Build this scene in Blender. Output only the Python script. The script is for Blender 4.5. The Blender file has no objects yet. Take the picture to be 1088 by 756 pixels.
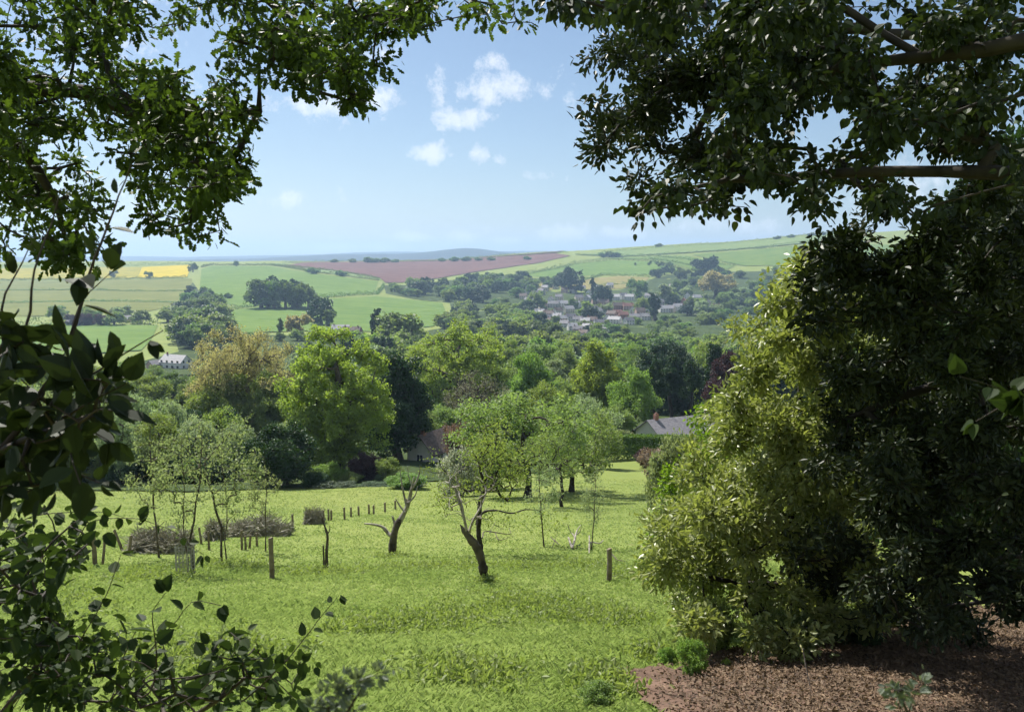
import bpy, math
import numpy as np
from mathutils import Vector

rng = np.random.default_rng(7)
R = math.radians
C = bpy.context.scene.collection
scene = bpy.context.scene

# ------------------------------------------------------------------ camera model (photo pixels, 1088 x 756)
FPX, CX, CY, HOR = 900.0, 544.0, 378.0, 277.0
PITCH = math.atan((CY - HOR) / FPX)
cp, sp = math.cos(PITCH), math.sin(PITCH)

def ray(px, py):
    a = (np.asarray(px, float) - CX) / FPX
    b = -(np.asarray(py, float) - CY) / FPX
    return np.stack([a, cp + b * sp, -sp + b * cp], -1)

def at(px, py, D):
    d = ray(px, py)
    return d * (np.asarray(D, float) / d[..., 1])[..., None]

# ------------------------------------------------------------------ terrain height
ND = np.array([-60, -20, 0, 8, 16, 25, 40, 60, 90, 130, 200.])
NZ = -np.array([-14, -4.0, 1.6, 4.25, 6.8, 9.35, 13.3, 18.1, 24.4, 30.8, 38.])
FD = np.array([200, 300, 420, 560, 700, 900, 1200, 1600, 2000, 2400., 3000, 5000, 20000])
COLX = np.array([-400, 0, 150, 300, 450, 600, 750, 880, 1100, 1500.])
FY = np.array([
    [448, 418, 391, 366, 350, 335, 315, 297, 285, 278],
    [448, 418, 391, 366, 350, 335, 315, 297, 285, 278],
    [448, 418, 391, 366, 350, 334, 313, 295, 283, 277.5],
    [448, 418, 391, 366, 349, 332, 309, 289, 281, 277.5],
    [448, 418, 392, 370, 353, 338, 318, 298, 285, 276.5],
    [448, 418, 393, 372, 358, 343, 322, 298, 280, 266.5],
    [448, 418, 393, 373, 360, 344, 322, 295, 272, 258],
    [448, 418, 393, 372, 358, 342, 318, 288, 262, 248],
    [448, 418, 393, 372, 358, 340, 312, 280, 252, 236],
    [448, 418, 393, 372, 358, 340, 312, 280, 252, 236.]])
FZ = np.zeros((len(COLX), len(FD)))
for i in range(len(COLX)):
    d = ray(np.full(10, 544.), FY[i])
    FZ[i, :10] = d[:, 2] / d[:, 1] * FD[:10]
    FZ[i, 10] = FZ[i, 9] - 22; FZ[i, 11] = -75; FZ[i, 12] = -75

def slopes(x, y):
    h = np.diff(x); s = np.diff(y, axis=-1) / h
    m = np.zeros_like(y)
    m[..., 1:-1] = (s[..., :-1] * h[1:] + s[..., 1:] * h[:-1]) / (h[1:] + h[:-1])
    m[..., 0] = s[..., 0]; m[..., -1] = s[..., -1]
    flat = np.zeros_like(m, bool); flat[..., 1:-1] = s[..., :-1] * s[..., 1:] <= 0
    m[flat] = 0
    return m
NM = slopes(ND, NZ); FM = slopes(FD, FZ)
FM[:, 0] = NM[-1]

def hermite(x, X, Y, M):
    i = np.clip(np.searchsorted(X, x) - 1, 0, len(X) - 2)
    h = X[i + 1] - X[i]; t = (x - X[i]) / h
    a = (1 + 2 * t) * (1 - t) ** 2; b = t * (1 - t) ** 2; c = t * t * (3 - 2 * t); d = t * t * (t - 1)
    return a * Y[i] + b * h * M[i] + c * Y[i + 1] + d * h * M[i + 1]

def height(x, y):
    x = np.atleast_1d(np.asarray(x, float)); y = np.atleast_1d(np.asarray(y, float))
    x, y = np.broadcast_arrays(x, y)
    zn = hermite(np.clip(y, -60, 200), ND, NZ, NM)
    col = CX + FPX * x / np.maximum(y, 150.)
    zf = np.zeros_like(zn)
    yc = np.clip(y, 200, 20000)
    ci = np.clip(np.searchsorted(COLX, col) - 1, 0, len(COLX) - 2)
    t = np.clip((col - COLX[ci]) / (COLX[ci + 1] - COLX[ci]), 0, 1); t = t * t * (3 - 2 * t)
    for k in range(len(COLX) - 1):
        m = ci == k
        if m.any():
            zf[m] = (1 - t[m]) * hermite(yc[m], FD, FZ[k], FM[k]) + t[m] * hermite(yc[m], FD, FZ[k + 1], FM[k + 1])
    z = np.where(y > 200, zf, zn)
    w = np.clip((y - 12) / 30, 0, 1)
    z = z + w * (0.16 * np.sin(x * .31 + 1.3 * np.sin(y * .11)) + 0.12 * np.sin(y * .27 + x * .13 + 2))
    far = np.clip((y - 400) / 500, 0, 1) * np.clip((6000 - y) / 2000, 0, 1)
    z = z + far * (1.4 * np.sin(x * .017 + y * .004) * np.cos(y * .011 - x * .003))
    # the bank under the trees on the right stands a little proud
    return z
def gz(x, y): return float(height(x, y)[0])

def ground(px, py):
    """where the sight line of a photo pixel meets the terrain"""
    d = ray(px, py); d = d / d[1]
    D = np.concatenate([np.arange(3, 200, .1), np.arange(200, 3000, 2.)])
    z = height(d[0] * D, D)
    k = np.argmax(z >= d[2] * D)
    if k == 0 and z[0] < d[2] * D[0]: k = len(D) - 1
    return d[0] * D[k], D[k], z[k]

# ------------------------------------------------------------------ materials
def newmat(name):
    m = bpy.data.materials.new(name); m.use_nodes = True
    nt = m.node_tree; nt.nodes.clear()
    out = nt.nodes.new('ShaderNodeOutputMaterial')
    return m, nt, out
def N(nt, t, **kw):
    n = nt.nodes.new(t)
    for k, v in kw.items(): setattr(n, k, v)
    return n
def mixc(nt, fac, a, b, typ='MIX'):
    n = nt.nodes.new('ShaderNodeMix'); n.data_type = 'RGBA'; n.blend_type = typ
    for s, v in ((n.inputs[0], fac), (n.inputs[6], a), (n.inputs[7], b)):
        if isinstance(v, bpy.types.NodeSocket): nt.links.new(v, s)
        elif isinstance(v, (tuple, list)): s.default_value = (*v[:3], 1)
        else: s.default_value = v
    return n.outputs[2]
def math_(nt, op, a, b=None, c=None, clamp=False):
    n = nt.nodes.new('ShaderNodeMath'); n.operation = op; n.use_clamp = clamp
    for i, v in enumerate((a, b, c)):
        if v is None: continue
        if isinstance(v, bpy.types.NodeSocket): nt.links.new(v, n.inputs[i])
        else: n.inputs[i].default_value = v
    return n.outputs[0]
def noise(nt, scale, detail=3, vec=None, rough=.55):
    n = N(nt, 'ShaderNodeTexNoise'); n.inputs['Scale'].default_value = scale
    n.inputs['Detail'].default_value = detail; n.inputs['Roughness'].default_value = rough
    if vec is not None: nt.links.new(vec, n.inputs['Vector'])
    return n.outputs[0]
def ramp(nt, fac, stops):
    n = N(nt, 'ShaderNodeValToRGB'); e = n.color_ramp.elements
    while len(e) < len(stops): e.new(.5)
    for el, (p, c) in zip(e, stops): el.position = p; el.color = (*c[:3], 1)
    nt.links.new(fac, n.inputs[0]); return n.outputs[0]

def leafmat(name, dark, light, trans=.35, spec=.25, rough=.5, obvar=.25, nscale=.35, tcol=None):
    """foliage: leaf to leaf, clump to clump and tree to tree colour variation, light passing through"""
    m, nt, out = newmat(name)
    at_ = N(nt, 'ShaderNodeAttribute'); at_.attribute_name = 'rnd'
    tc = N(nt, 'ShaderNodeTexCoord'); oi = N(nt, 'ShaderNodeObjectInfo')
    n1 = noise(nt, nscale, 2, tc.outputs['Object'])
    f = math_(nt, 'ADD', math_(nt, 'MULTIPLY', at_.outputs['Fac'], .6), math_(nt, 'MULTIPLY', n1, .9))
    f = math_(nt, 'SUBTRACT', f, .28, clamp=True)
    col = mixc(nt, f, dark, light)
    v = math_(nt, 'ADD', 1 - obvar / 2, math_(nt, 'MULTIPLY', oi.outputs['Random'], obvar))
    hsv = N(nt, 'ShaderNodeHueSaturation'); nt.links.new(col, hsv.inputs['Color']); nt.links.new(v, hsv.inputs['Value'])
    nt.links.new(math_(nt, 'ADD', .5 - obvar * .05, math_(nt, 'MULTIPLY', oi.outputs['Random'], obvar * .1)), hsv.inputs['Hue'])
    b = N(nt, 'ShaderNodeBsdfPrincipled'); nt.links.new(hsv.outputs[0], b.inputs['Base Color'])
    b.inputs['Roughness'].default_value = rough; b.inputs['Specular IOR Level'].default_value = spec
    tr = N(nt, 'ShaderNodeBsdfTranslucent')
    tcl = mixc(nt, 1.0, hsv.outputs[0], tcol or (1.2, 1.3, .6), 'MULTIPLY'); nt.links.new(tcl, tr.inputs['Color'])
    mx = N(nt, 'ShaderNodeMixShader'); mx.inputs[0].default_value = trans
    nt.links.new(b.outputs[0], mx.inputs[1]); nt.links.new(tr.outputs[0], mx.inputs[2]); nt.links.new(mx.outputs[0], out.inputs[0])
    return m

def surfmat(name, a, b, scale=3, rough=.8, bump=0, bscale=None, detail=4, stops=(.35, .65), spec=.3):
    m, nt, out = newmat(name)
    tc = N(nt, 'ShaderNodeTexCoord')
    n1 = noise(nt, scale, detail, tc.outputs['Object'])
    col = ramp(nt, n1, [(stops[0], a), (stops[1], b)])
    p = N(nt, 'ShaderNodeBsdfPrincipled'); nt.links.new(col, p.inputs['Base Color'])
    p.inputs['Roughness'].default_value = rough; p.inputs['Specular IOR Level'].default_value = spec
    if bump:
        bn = N(nt, 'ShaderNodeBump'); bn.inputs['Strength'].default_value = bump
        nt.links.new(noise(nt, bscale or scale * 4, 4, tc.outputs['Object']), bn.inputs['Height'])
        nt.links.new(bn.outputs[0], p.inputs['Normal'])
    nt.links.new(p.outputs[0], out.inputs[0])
    return m

M = {}
def LM(k, dark, light, gain=2.5, **kw):
    kw.setdefault('trans', .48)
    M[k] = leafmat(k, tuple(min(.6, c * gain) for c in dark), tuple(min(.6, c * gain) for c in light), **kw)
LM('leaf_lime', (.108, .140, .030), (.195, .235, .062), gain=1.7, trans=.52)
LM('leaf_green', (.052, .084, .022), (.10, .142, .042), gain=2.5)
LM('leaf_mid', (.054, .077, .029), (.098, .123, .048), gain=2.7)
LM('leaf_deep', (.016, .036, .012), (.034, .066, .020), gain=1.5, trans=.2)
LM('leaf_olive', (.062, .085, .026), (.115, .14, .046), gain=2.6)
LM('leaf_tan', (.135, .128, .058), (.20, .192, .09), gain=2.5, trans=.45, tcol=(1.15, 1.1, .75))
LM('leaf_grey', (.10, .098, .065), (.16, .15, .105), trans=.2)
LM('leaf_sage', (.085, .11, .062), (.14, .17, .095), gain=2.45, tcol=(1.15, 1.2, .8))
LM('leaf_pale', (.13, .16, .07), (.22, .255, .13), gain=1.4, trans=.45, tcol=(1.15, 1.2, .8))
LM('leaf_copper', (.040, .024, .028), (.075, .042, .045), gain=1.3, trans=.25, tcol=(1.2, .9, .8))
LM('leaf_rust', (.11, .085, .06), (.17, .13, .09), gain=1.5, trans=.35, tcol=(1.2, 1, .85))
LM('leaf_blue', (.020, .042, .026), (.042, .072, .036), gain=1.6, trans=.15)
LM('leaf_blossom', (.12, .16, .08), (.55, .55, .45), gain=1.1, trans=.3, nscale=1.2, tcol=(1.1, 1.1, .9))
LM('leaf_hedge', (.05, .085, .016), (.10, .16, .028), gain=1.7, trans=.3)
LM('leaf_far', (.034, .055, .022), (.068, .095, .034), gain=2.75, trans=.4, obvar=.5, nscale=.05)
LM('leaf_oak', (.026, .048, .011), (.052, .088, .018), gain=1.15, trans=.4, nscale=.6, tcol=(1.65, 1.75, .6))
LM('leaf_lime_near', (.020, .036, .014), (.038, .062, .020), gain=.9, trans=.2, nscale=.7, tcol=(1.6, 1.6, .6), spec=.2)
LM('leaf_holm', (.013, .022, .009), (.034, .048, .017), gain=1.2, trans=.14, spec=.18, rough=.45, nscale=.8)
LM('leaf_holm_lit', (.055, .070, .022), (.205, .215, .080), gain=2.0, trans=.36, spec=.45, rough=.4, nscale=.9)  # lighter copy of the holm leaf, sunlight and highlights put into its colour
LM('leaf_fresh', (.10, .17, .018), (.19, .28, .035), gain=1.2, trans=.45)
LM('leaf_laurel', (.014, .024, .010), (.030, .048, .017), gain=1, trans=.16, spec=.15, rough=.6, nscale=6)
LM('leaf_hazel', (.018, .034, .011), (.040, .064, .017), gain=1, trans=.3, spec=.15, rough=.6, nscale=5)
LM('leaf_fern', (.10, .125, .09), (.17, .20, .15), gain=1, trans=.3)
LM('grass_blade', (.155, .22, .062), (.345, .395, .165), gain=1.1, trans=.5, spec=.1, nscale=.3, obvar=0, tcol=(1.08, 1.16, .8))
LM('weed', (.15, .20, .06), (.26, .30, .12), gain=1.1, trans=.45, obvar=0, nscale=.5)
LM('brush_twig', (.20, .19, .13), (.36, .34, .26), gain=1, trans=.1, nscale=1.5, obvar=.1)
LM('litter', (.04, .026, .017), (.24, .165, .10), gain=1, trans=.1, nscale=2.5, obvar=0, rough=.7)
M['bark'] = surfmat('bark', (.055, .045, .034), (.12, .10, .075), 4, .9, .6, 18)
M['bark_dark'] = surfmat('bark_dark', (.018, .015, .012), (.045, .038, .030), 5, .9, .5, 20)
M['bark_tan'] = surfmat('bark_tan', (.13, .11, .07), (.24, .21, .14), 4, .9, .6, 18)
M['bark_pale'] = surfmat('bark_pale', (.16, .14, .11), (.36, .33, .28), 3, .85, .4, 16)
M['bark_oldwood'] = surfmat('bark_oldwood', (.035, .028, .020), (.13, .11, .085), 3, .9, .9, 14)
M['twig_dark'] = surfmat('twig_dark', (.02, .016, .012), (.05, .036, .026), 9, .7)
M['post_wood'] = surfmat('post_wood', (.13, .10, .07), (.24, .20, .15), 5, .9, .6, 30)

# ------------------------------------------------------------------ mesh helpers
def mesh_np(name, V, Fs, mats, rnd=None, smooth=False, mi=None):
    """Fs: list of (M,k) int arrays; mi: list of material index per array; rnd: per-face random value"""
    if isinstance(Fs, np.ndarray): Fs = [Fs]
    me = bpy.data.meshes.new(name)
    V = np.ascontiguousarray(V, np.float32)
    me.vertices.add(len(V)); me.vertices.foreach_set('co', V.ravel())
    nl = sum(f.size for f in Fs); npoly = sum(len(f) for f in Fs)
    me.loops.add(nl); me.loops.foreach_set('vertex_index', np.concatenate([f.ravel() for f in Fs]).astype(np.int32))
    tot = np.concatenate([np.full(len(f), f.shape[1]) for f in Fs])
    start = np.concatenate([[0], np.cumsum(tot)[:-1]])
    me.polygons.add(npoly)
    me.polygons.foreach_set('loop_start', start.astype(np.int32))
    me.polygons.foreach_set('loop_total', tot.astype(np.int32))
    for m in mats: me.materials.append(m)
    if mi is not None:
        me.polygons.foreach_set('material_index', np.concatenate([np.full(len(f), k) for f, k in zip(Fs, mi)]).astype(np.int32))
    me.polygons.foreach_set('use_smooth', np.full(npoly, smooth))
    if rnd is not None:
        a = me.attributes.new('rnd', 'FLOAT', 'FACE'); a.data.foreach_set('value', np.ascontiguousarray(rnd, np.float32))
    me.update(calc_edges=True); me.validate()
    return me

def link(name, me, parent=None, loc=None):
    o = bpy.data.objects.new(name, me); C.objects.link(o)
    if parent: o.parent = parent
    if loc is not None: o.location = loc
    return o
def tag(o, label=None, cat=None, group=None, kind=None):
    if label: o['label'] = label
    if cat: o['category'] = cat
    if group: o['group'] = group
    if kind: o['kind'] = kind
    return o
def empty(name, loc, label, cat, group=None, rz=0):
    o = bpy.data.objects.new(name, None); C.objects.link(o); o.location = loc; o.rotation_euler = (0, 0, rz)
    o.empty_display_size = .3
    return tag(o, label, cat, group)
def copy_tree(o, parent=None):
    c = o.copy(); C.objects.link(c)
    if parent: c.parent = parent
    for ch in list(o.children): copy_tree(ch, c)
    return c

class MB:
    def __init__(s): s.v = []; s.f = []
    def add(s, vs, fs):
        b = len(s.v); s.v += [tuple(v) for v in vs]; s.f += [tuple(b + i for i in f) for f in fs]; return s
    def box(s, x0, x1, y0, y1, z0, z1):
        return s.add([(x0, y0, z0), (x1, y0, z0), (x1, y1, z0), (x0, y1, z0), (x0, y0, z1), (x1, y0, z1), (x1, y1, z1), (x0, y1, z1)],
                     [(0, 3, 2, 1), (4, 5, 6, 7), (0, 1, 5, 4), (1, 2, 6, 5), (2, 3, 7, 6), (3, 0, 4, 7)])
    def build(s, name, mat, parent=None, loc=None):
        me = bpy.data.meshes.new(name); me.from_pydata(s.v, [], s.f); me.materials.append(mat); me.update()
        return link(name, me, parent, loc)

def norm(a): return a / np.maximum(np.linalg.norm(a, axis=-1, keepdims=True), 1e-9)

def tubes(P, par, rad, sides=5):
    """one frustum per skeleton edge (node -> parent), rings shared in look by equal radii"""
    idx = np.where(par >= 0)[0]
    a = P[par[idx]]; b = P[idx]; ra = np.minimum(rad[par[idx]], rad[idx] * 1.7 + .002); rb = rad[idx]
    d = norm(b - a)
    up = np.where(np.abs(d[:, 2:3]) < .9, np.array([[0, 0, 1.]]), np.array([[1., 0, 0]]))
    u = norm(np.cross(d, up)); w = np.cross(d, u)
    th = np.linspace(0, 2 * np.pi, sides, endpoint=False)
    ring = u[:, None] * np.cos(th)[None, :, None] + w[:, None] * np.sin(th)[None, :, None]
    ext = d * (rb * .5)[:, None]
    V = np.concatenate([a[:, None] + ring * ra[:, None, None], (b + ext)[:, None] + ring * rb[:, None, None]], 1)
    n = len(idx); base = np.arange(n)[:, None, None] * (2 * sides)
    k = np.arange(sides); q = np.stack([k, (k + 1) % sides, (k + 1) % sides + sides, k + sides], -1)[None]
    F = (base + q).reshape(-1, 4)
    return V.reshape(-1, 3), F

def grow(P, par, targets, step, wob=.12, upcost=.6, seed=1, sag=0.0):
    """branch out from a skeleton to every target, nearest first"""
    g = np.random.default_rng(seed)
    P = [np.asarray(p, float) for p in P]; par = list(par)
    arr = np.zeros((len(P) + len(targets) * 14, 3)); arr[:len(P)] = P; n = len(P)
    parr = np.full(len(arr), -1, int); parr[:n] = par
    root = arr[:n].copy()
    dist = np.min(np.linalg.norm(targets[:, None] - root[None], axis=2), 1)
    tips = []
    for ti in np.argsort(dist):
        t = targets[ti]
        dv = t - arr[:n]; dl = np.linalg.norm(dv, axis=1)
        cost = dl + upcost * np.maximum(0, -dv[:, 2])
        k = int(np.argmin(cost)); L = dl[k]
        m = int(np.clip(math.ceil(L / step), 1, 12))
        if n + m >= len(arr):
            arr = np.concatenate([arr, np.zeros_like(arr)]); parr = np.concatenate([parr, np.full(len(parr), -1)])
        p = k; s = arr[k].copy(); bow = g.normal(0, wob * L, 3) ; bow[2] += wob * L * .6
        for j in range(1, m + 1):
            f = j / m
            q = s + (t - s) * f + bow * (4 * f * (1 - f)) * .6 + (g.normal(0, wob * .25 * L / m, 3) if j < m else 0)
            q[2] -= sag * L * f * (1 - f)
            arr[n] = q; parr[n] = p; p = n; n += 1
        tips.append((n - 1, ti))
    return arr[:n].copy(), parr[:n].copy(), tips

def pipe(par, tips, n, rtip, rmax=None, expo=.5):
    cnt = np.zeros(n)
    for k, _ in tips: cnt[k] += 1
    for i in range(n - 1, -1, -1):
        if par[i] >= 0: cnt[par[i]] += cnt[i]
    r = rtip * np.maximum(cnt, 1) ** expo
    if rmax: r = np.minimum(r, rmax)
    return r

def _half(pts, fold):
    return [(x, y, fold * y) for x, y in pts]
def two_half(pts, fold=.25, curl=.0):
    """leaf folded along its midrib from the outline of one half"""
    L = _half(pts, fold); Rr = [(x, -y, fold * y) for x, y in pts]
    V = np.array([(0, 0, 0), (1, 0, 0)] + L + Rr, float)
    V[:, 2] -= curl * V[:, 0] ** 2
    n = len(pts)
    return V, np.array([[0] + list(range(2, 2 + n)) + [1], ([0] + list(range(2 + n, 2 + 2 * n)) + [1])[::-1]])
T_DIAMOND = (np.array([(0, 0, 0), (.45, .30, .06), (1, 0, 0), (.5, -.30, .06)], float), np.array([[0, 1, 2, 3]]))
T_CLUMP = (np.array([(0, -.05, 0), (.3, .42, .1), (.75, .30, -.05), (1, -.08, .05), (.55, -.42, .12)], float), np.array([[0, 4, 3, 2, 1]]))
T_OVAL = two_half([(.12, .13), (.35, .24), (.6, .25), (.85, .13)], .28, .12)
T_LONG = two_half([(.15, .13), (.4, .22), (.7, .18)], .3, .1)
T_HEART = two_half([(.03, .22), (.2, .36), (.45, .36), (.72, .2), (.88, .07)], .22, .15)
T_TOOTH = two_half([(.03, .18), (.10, .27), (.13, .25), (.22, .35), (.26, .32), (.38, .39), (.42, .35), (.55, .36), (.58, .31), (.70, .28), (.73, .22), (.84, .16), (.87, .10), (.95, .045)], .2, .22)
T_LAUREL = two_half([(.05, .10), (.16, .20), (.30, .28), (.46, .31), (.60, .29), (.72, .23), (.82, .16), (.90, .09), (.96, .035)], .22, .25)
T_OAK = two_half([(.10, .05), (.22, .17), (.30, .18), (.36, .09), (.46, .25), (.56, .26), (.61, .13), (.72, .25), (.82, .22), (.86, .12), (.95, .12)], .2, .1)

def leaves(centers, size, tmpl, dirs=None, dbias=.8, upbias=.5, sv=.35, g=rng, droop=0.0):
    """one folded leaf per centre, random heading with a bias, random roll"""
    n = len(centers); T, F = tmpl
    d = g.normal(0, 1, (n, 3))
    if dirs is not None: d = norm(d) * 1.0 + dirs * dbias
    d[:, 2] -= droop
    d = norm(d)
    up = g.normal(0, 1, (n, 3)); up = norm(up); up[:, 2] += upbias
    b = norm(np.cross(up, d)); nn = np.cross(d, b)
    s = size * (1 + sv * g.uniform(-1, 1, n))
    V = centers[:, None] + s[:, None, None] * (T[None, :, 0:1] * d[:, None] + T[None, :, 1:2] * b[:, None] + T[None, :, 2:3] * nn[:, None])
    FF = (np.arange(n)[:, None, None] * len(T) + F[None]).reshape(-1, F.shape[1])
    rn = np.repeat(g.uniform(0, 1, n), len(F))
    return V.reshape(-1, 3), FF, rn

# ------------------------------------------------------------------ tree makers (local space, base at 0, height given)
def crown_points(g, H, base, rx, shape, lobes, per, lobe_r, shell=.55):
    """clumped targets: lobes on and in an envelope, tips around each lobe"""
    pts = []
    zc = (H + base) / 2; rz = (H - base) / 2
    for i in range(lobes):
        for _ in range(50):
            v = norm(g.normal(0, 1, 3)[None])[0]; r = g.uniform(shell, 1) if g.random() < .85 else g.uniform(.1, shell)
            p = v * r
            t = (p[2] + 1) / 2                    # 0 bottom .. 1 top
            if shape == 'dome': w = 1.12 + .25 * max(0, t - .5)
            elif shape == 'ovoid': w = 1.12 - .25 * max(0, t - .35)
            elif shape == 'cone': w = max(.06, 1 - t * .95)
            elif shape == 'vase': w = .55 + .45 * min(1, t / .6)
            else: w = 1
            break
        c = np.array([p[0] * rx * w, p[1] * rx * w, zc + p[2] * rz])
        lr = lobe_r * g.uniform(.7, 1.25)
        for _ in range(per):
            q = norm(g.normal(0, 1, 3)[None])[0] * lr * g.uniform(.35, 1) ** .6
            q[2] *= .7
            q = c + q; q[2] = max(q[2], base * .8 + .05)
            pts.append(q)
    return np.array(pts)

def tree_mesh(seed, H, base, rx, shape='round', lobes=30, per=9, n_leaf=34, lobe_r=None, leaf=.28, spread=None, rt=.025, trunk_top=.72,
              bark='bark', crown='leaf_green', tmpl=T_CLUMP, lean=0, sides=5, step=None, twigs=0, stems=1, upb=.5):
    g = np.random.default_rng(seed)
    lobe_r = lobe_r or rx * .30
    pts = crown_points(g, H, base, rx, shape, lobes, per, lobe_r)
    P = []; par = []
    for s in range(stems):
        off = np.zeros(3) if stems == 1 else np.append(g.normal(0, .12, 2), 0)
        a = g.uniform(0, 6.28); tilt = 0 if stems == 1 else g.uniform(.1, .35)
        m = 9; b0 = len(P); w = np.zeros(3)
        for j in range(m):
            f = j / (m - 1); w = w + np.append(g.normal(0, .012 * H, 2), 0) * (j > 0)
            P.append(off + w + np.array([math.cos(a) * tilt * f * H + lean * f * H, math.sin(a) * tilt * f * H, f * H * trunk_top - .15 * (j == 0)]))
            par.append(-1 if j == 0 else b0 + j - 1)
    P, par, tips = grow(P, par, pts, step or H * .055, seed=seed)
    rad = pipe(par, tips, len(P), rt)
    flare = np.clip(1 - P[:, 2] / (.06 * H), 0, 1); isT = np.arange(len(P)) < 9 * stems
    rad = rad * (1 + .5 * flare * isT)
    TV, TF = tubes(P, par, rad, sides)
    if twigs:   # fine bare twigs around each tip
        k = np.repeat(pts, twigs, 0); d = norm(g.normal(0, 1, k.shape) + np.array([0, 0, .5])); L = lobe_r * .55 * g.uniform(.4, 1, len(k))
        PP = np.concatenate([k, k + d * L[:, None]]); pp = np.concatenate([np.full(len(k), -1), np.arange(len(k))])
        rr = np.concatenate([np.full(len(k), rt * .8), np.full(len(k), rt * .3)])
        V2, F2 = tubes(PP, pp, rr, 3); TF = np.concatenate([TF, F2 + len(TV)]) ; TV = np.concatenate([TV, V2])
    me_t = mesh_np('trunk', TV, TF, [M[bark]], np.zeros(len(TF)), smooth=True)
    sp_ = spread or lobe_r * .62
    cc = np.repeat(pts, n_leaf, 0); cc = cc + norm(g.normal(0, 1, cc.shape)) * (sp_ * g.uniform(.15, 1, len(cc)) ** .7)[:, None]
    LV, LF, ln = leaves(cc, leaf, tmpl, upbias=upb, g=g)
    me_c = mesh_np('crown', LV, LF, [M[crown]], ln)
    return me_t, me_c, (H, rx + lobe_r * .8)

PROTO = {}
def proto(key, **kw): PROTO[key] = tree_mesh(**kw)
proto('round_a', seed=11, H=14, base=1.6, rx=5.0, lobes=60, per=9, n_leaf=40, lobe_r=1.6, leaf=.33, shape='dome')
proto('round_b', seed=12, H=14, base=1.2, rx=5.4, lobes=60, per=9, n_leaf=40, lobe_r=1.7, leaf=.33, shape='round')
proto('round_c', seed=13, H=15, base=1.2, rx=4.6, lobes=58, per=9, n_leaf=40, lobe_r=1.5, leaf=.32, shape='ovoid')
proto('tall_a', seed=14, H=19, base=.1, rx=6.0, lobes=170, per=8, n_leaf=40, lobe_r=1.25, leaf=.27, shape='ovoid', rt=.022)
proto('open_a', seed=15, H=20, base=2.5, rx=8.2, lobes=120, per=8, n_leaf=36, lobe_r=1.4, leaf=.28, shape='dome', rt=.03)
proto('dense_a', seed=16, H=14, base=.6, rx=4.3, lobes=74, per=9, n_leaf=50, lobe_r=1.35, leaf=.30, shape='ovoid')
proto('oak_bud', seed=17, H=15, base=1.6, rx=7.6, lobes=110, per=10, n_leaf=28, lobe_r=1.4, leaf=.19, shape='dome', twigs=6, rt=.026, bark='bark_tan')
proto('bare_a', seed=18, H=12, base=2, rx=5, lobes=60, per=9, n_leaf=10, lobe_r=1.4, leaf=.16, shape='dome', twigs=16, rt=.016)
proto('thin_a', seed=19, H=15, base=1.6, rx=3.6, lobes=44, per=9, n_leaf=28, lobe_r=1.3, leaf=.26, shape='ovoid', rt=.02)
proto('thin_b', seed=20, H=13, base=1.4, rx=4.2, lobes=44, per=9, n_leaf=26, lobe_r=1.4, leaf=.26, shape='vase', rt=.02)
proto('conifer_a', seed=22, H=17, base=1, rx=3.6, lobes=64, per=7, n_leaf=36, lobe_r=1.1, leaf=.34, shape='cone', trunk_top=.96)
proto('pine_a', seed=23, H=18, base=8.5, rx=3.6, lobes=30, per=9, n_leaf=40, lobe_r=1.4, leaf=.30, shape='round', trunk_top=.85, bark='bark_dark', rt=.03)
proto('shrub_a', seed=24, H=3.2, base=.2, rx=1.9, lobes=34, per=8, n_leaf=30, lobe_r=.65, leaf=.15, stems=3, trunk_top=.4, rt=.008, step=.35)
proto('shrub_b', seed=25, H=2.6, base=.15, rx=2.0, lobes=32, per=8, n_leaf=30, lobe_r=.65, leaf=.15, stems=3, trunk_top=.4, rt=.008, step=.35)
proto('ball_a', seed=26, H=6.5, base=.4, rx=3.0, lobes=70, per=9, n_leaf=44, lobe_r=.95, leaf=.20, shape='dome', trunk_top=.5)
# far trees: coarser leaves, one mesh with trunk and crown together
def far_mesh(seed, H, base, rx, shape, lobes, crown, leaf, n_leaf=22, per=4, lobe_r=None):
    t, c, dim = tree_mesh(seed=seed, H=H, base=base, rx=rx, shape=shape, lobes=lobes, per=per, n_leaf=n_leaf, leaf=leaf, lobe_r=lobe_r or rx * .33, step=H * .2, sides=4, rt=.07)
    nv = len(t.vertices); V = np.zeros((nv + len(c.vertices)) * 3, np.float32)
    t.vertices.foreach_get('co', V[:nv * 3]); b = np.zeros(len(c.vertices) * 3, np.float32); c.vertices.foreach_get('co', b); V[nv * 3:] = b
    f1 = np.zeros(len(t.loops), np.int32); t.loops.foreach_get('vertex_index', f1); f2 = np.zeros(len(c.loops), np.int32); c.loops.foreach_get('vertex_index', f2)
    F1 = f1.reshape(-1, 4); F2 = f2.reshape(-1, 5) + nv
    rn = np.concatenate([np.zeros(len(F1)), rng.uniform(0, 1, len(F2))])
    me = mesh_np('broadleaf_tree', V.reshape(-1, 3), [F1, F2], [M['bark'], M[crown]], rn, mi=[0, 1])
    return me, dim
FAR = {
    'round': far_mesh(41, 13, .8, 5.6, 'dome', 34, 'leaf_far', .9),
    'round2': far_mesh(42, 13, .6, 6.4, 'dome', 36, 'leaf_far', .9),
    'oval': far_mesh(43, 15, .8, 4.6, 'ovoid', 34, 'leaf_far', .85),
    'column': far_mesh(44, 17, .4, 1.6, 'ovoid', 30, 'leaf_far', .8, lobe_r=.9),
    'cone': far_mesh(45, 16, .6, 3.8, 'cone', 34, 'leaf_far', .8, lobe_r=1.3),
    'bush': far_mesh(46, 5, .2, 3.4, 'round', 20, 'leaf_far', .7),
}

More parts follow.
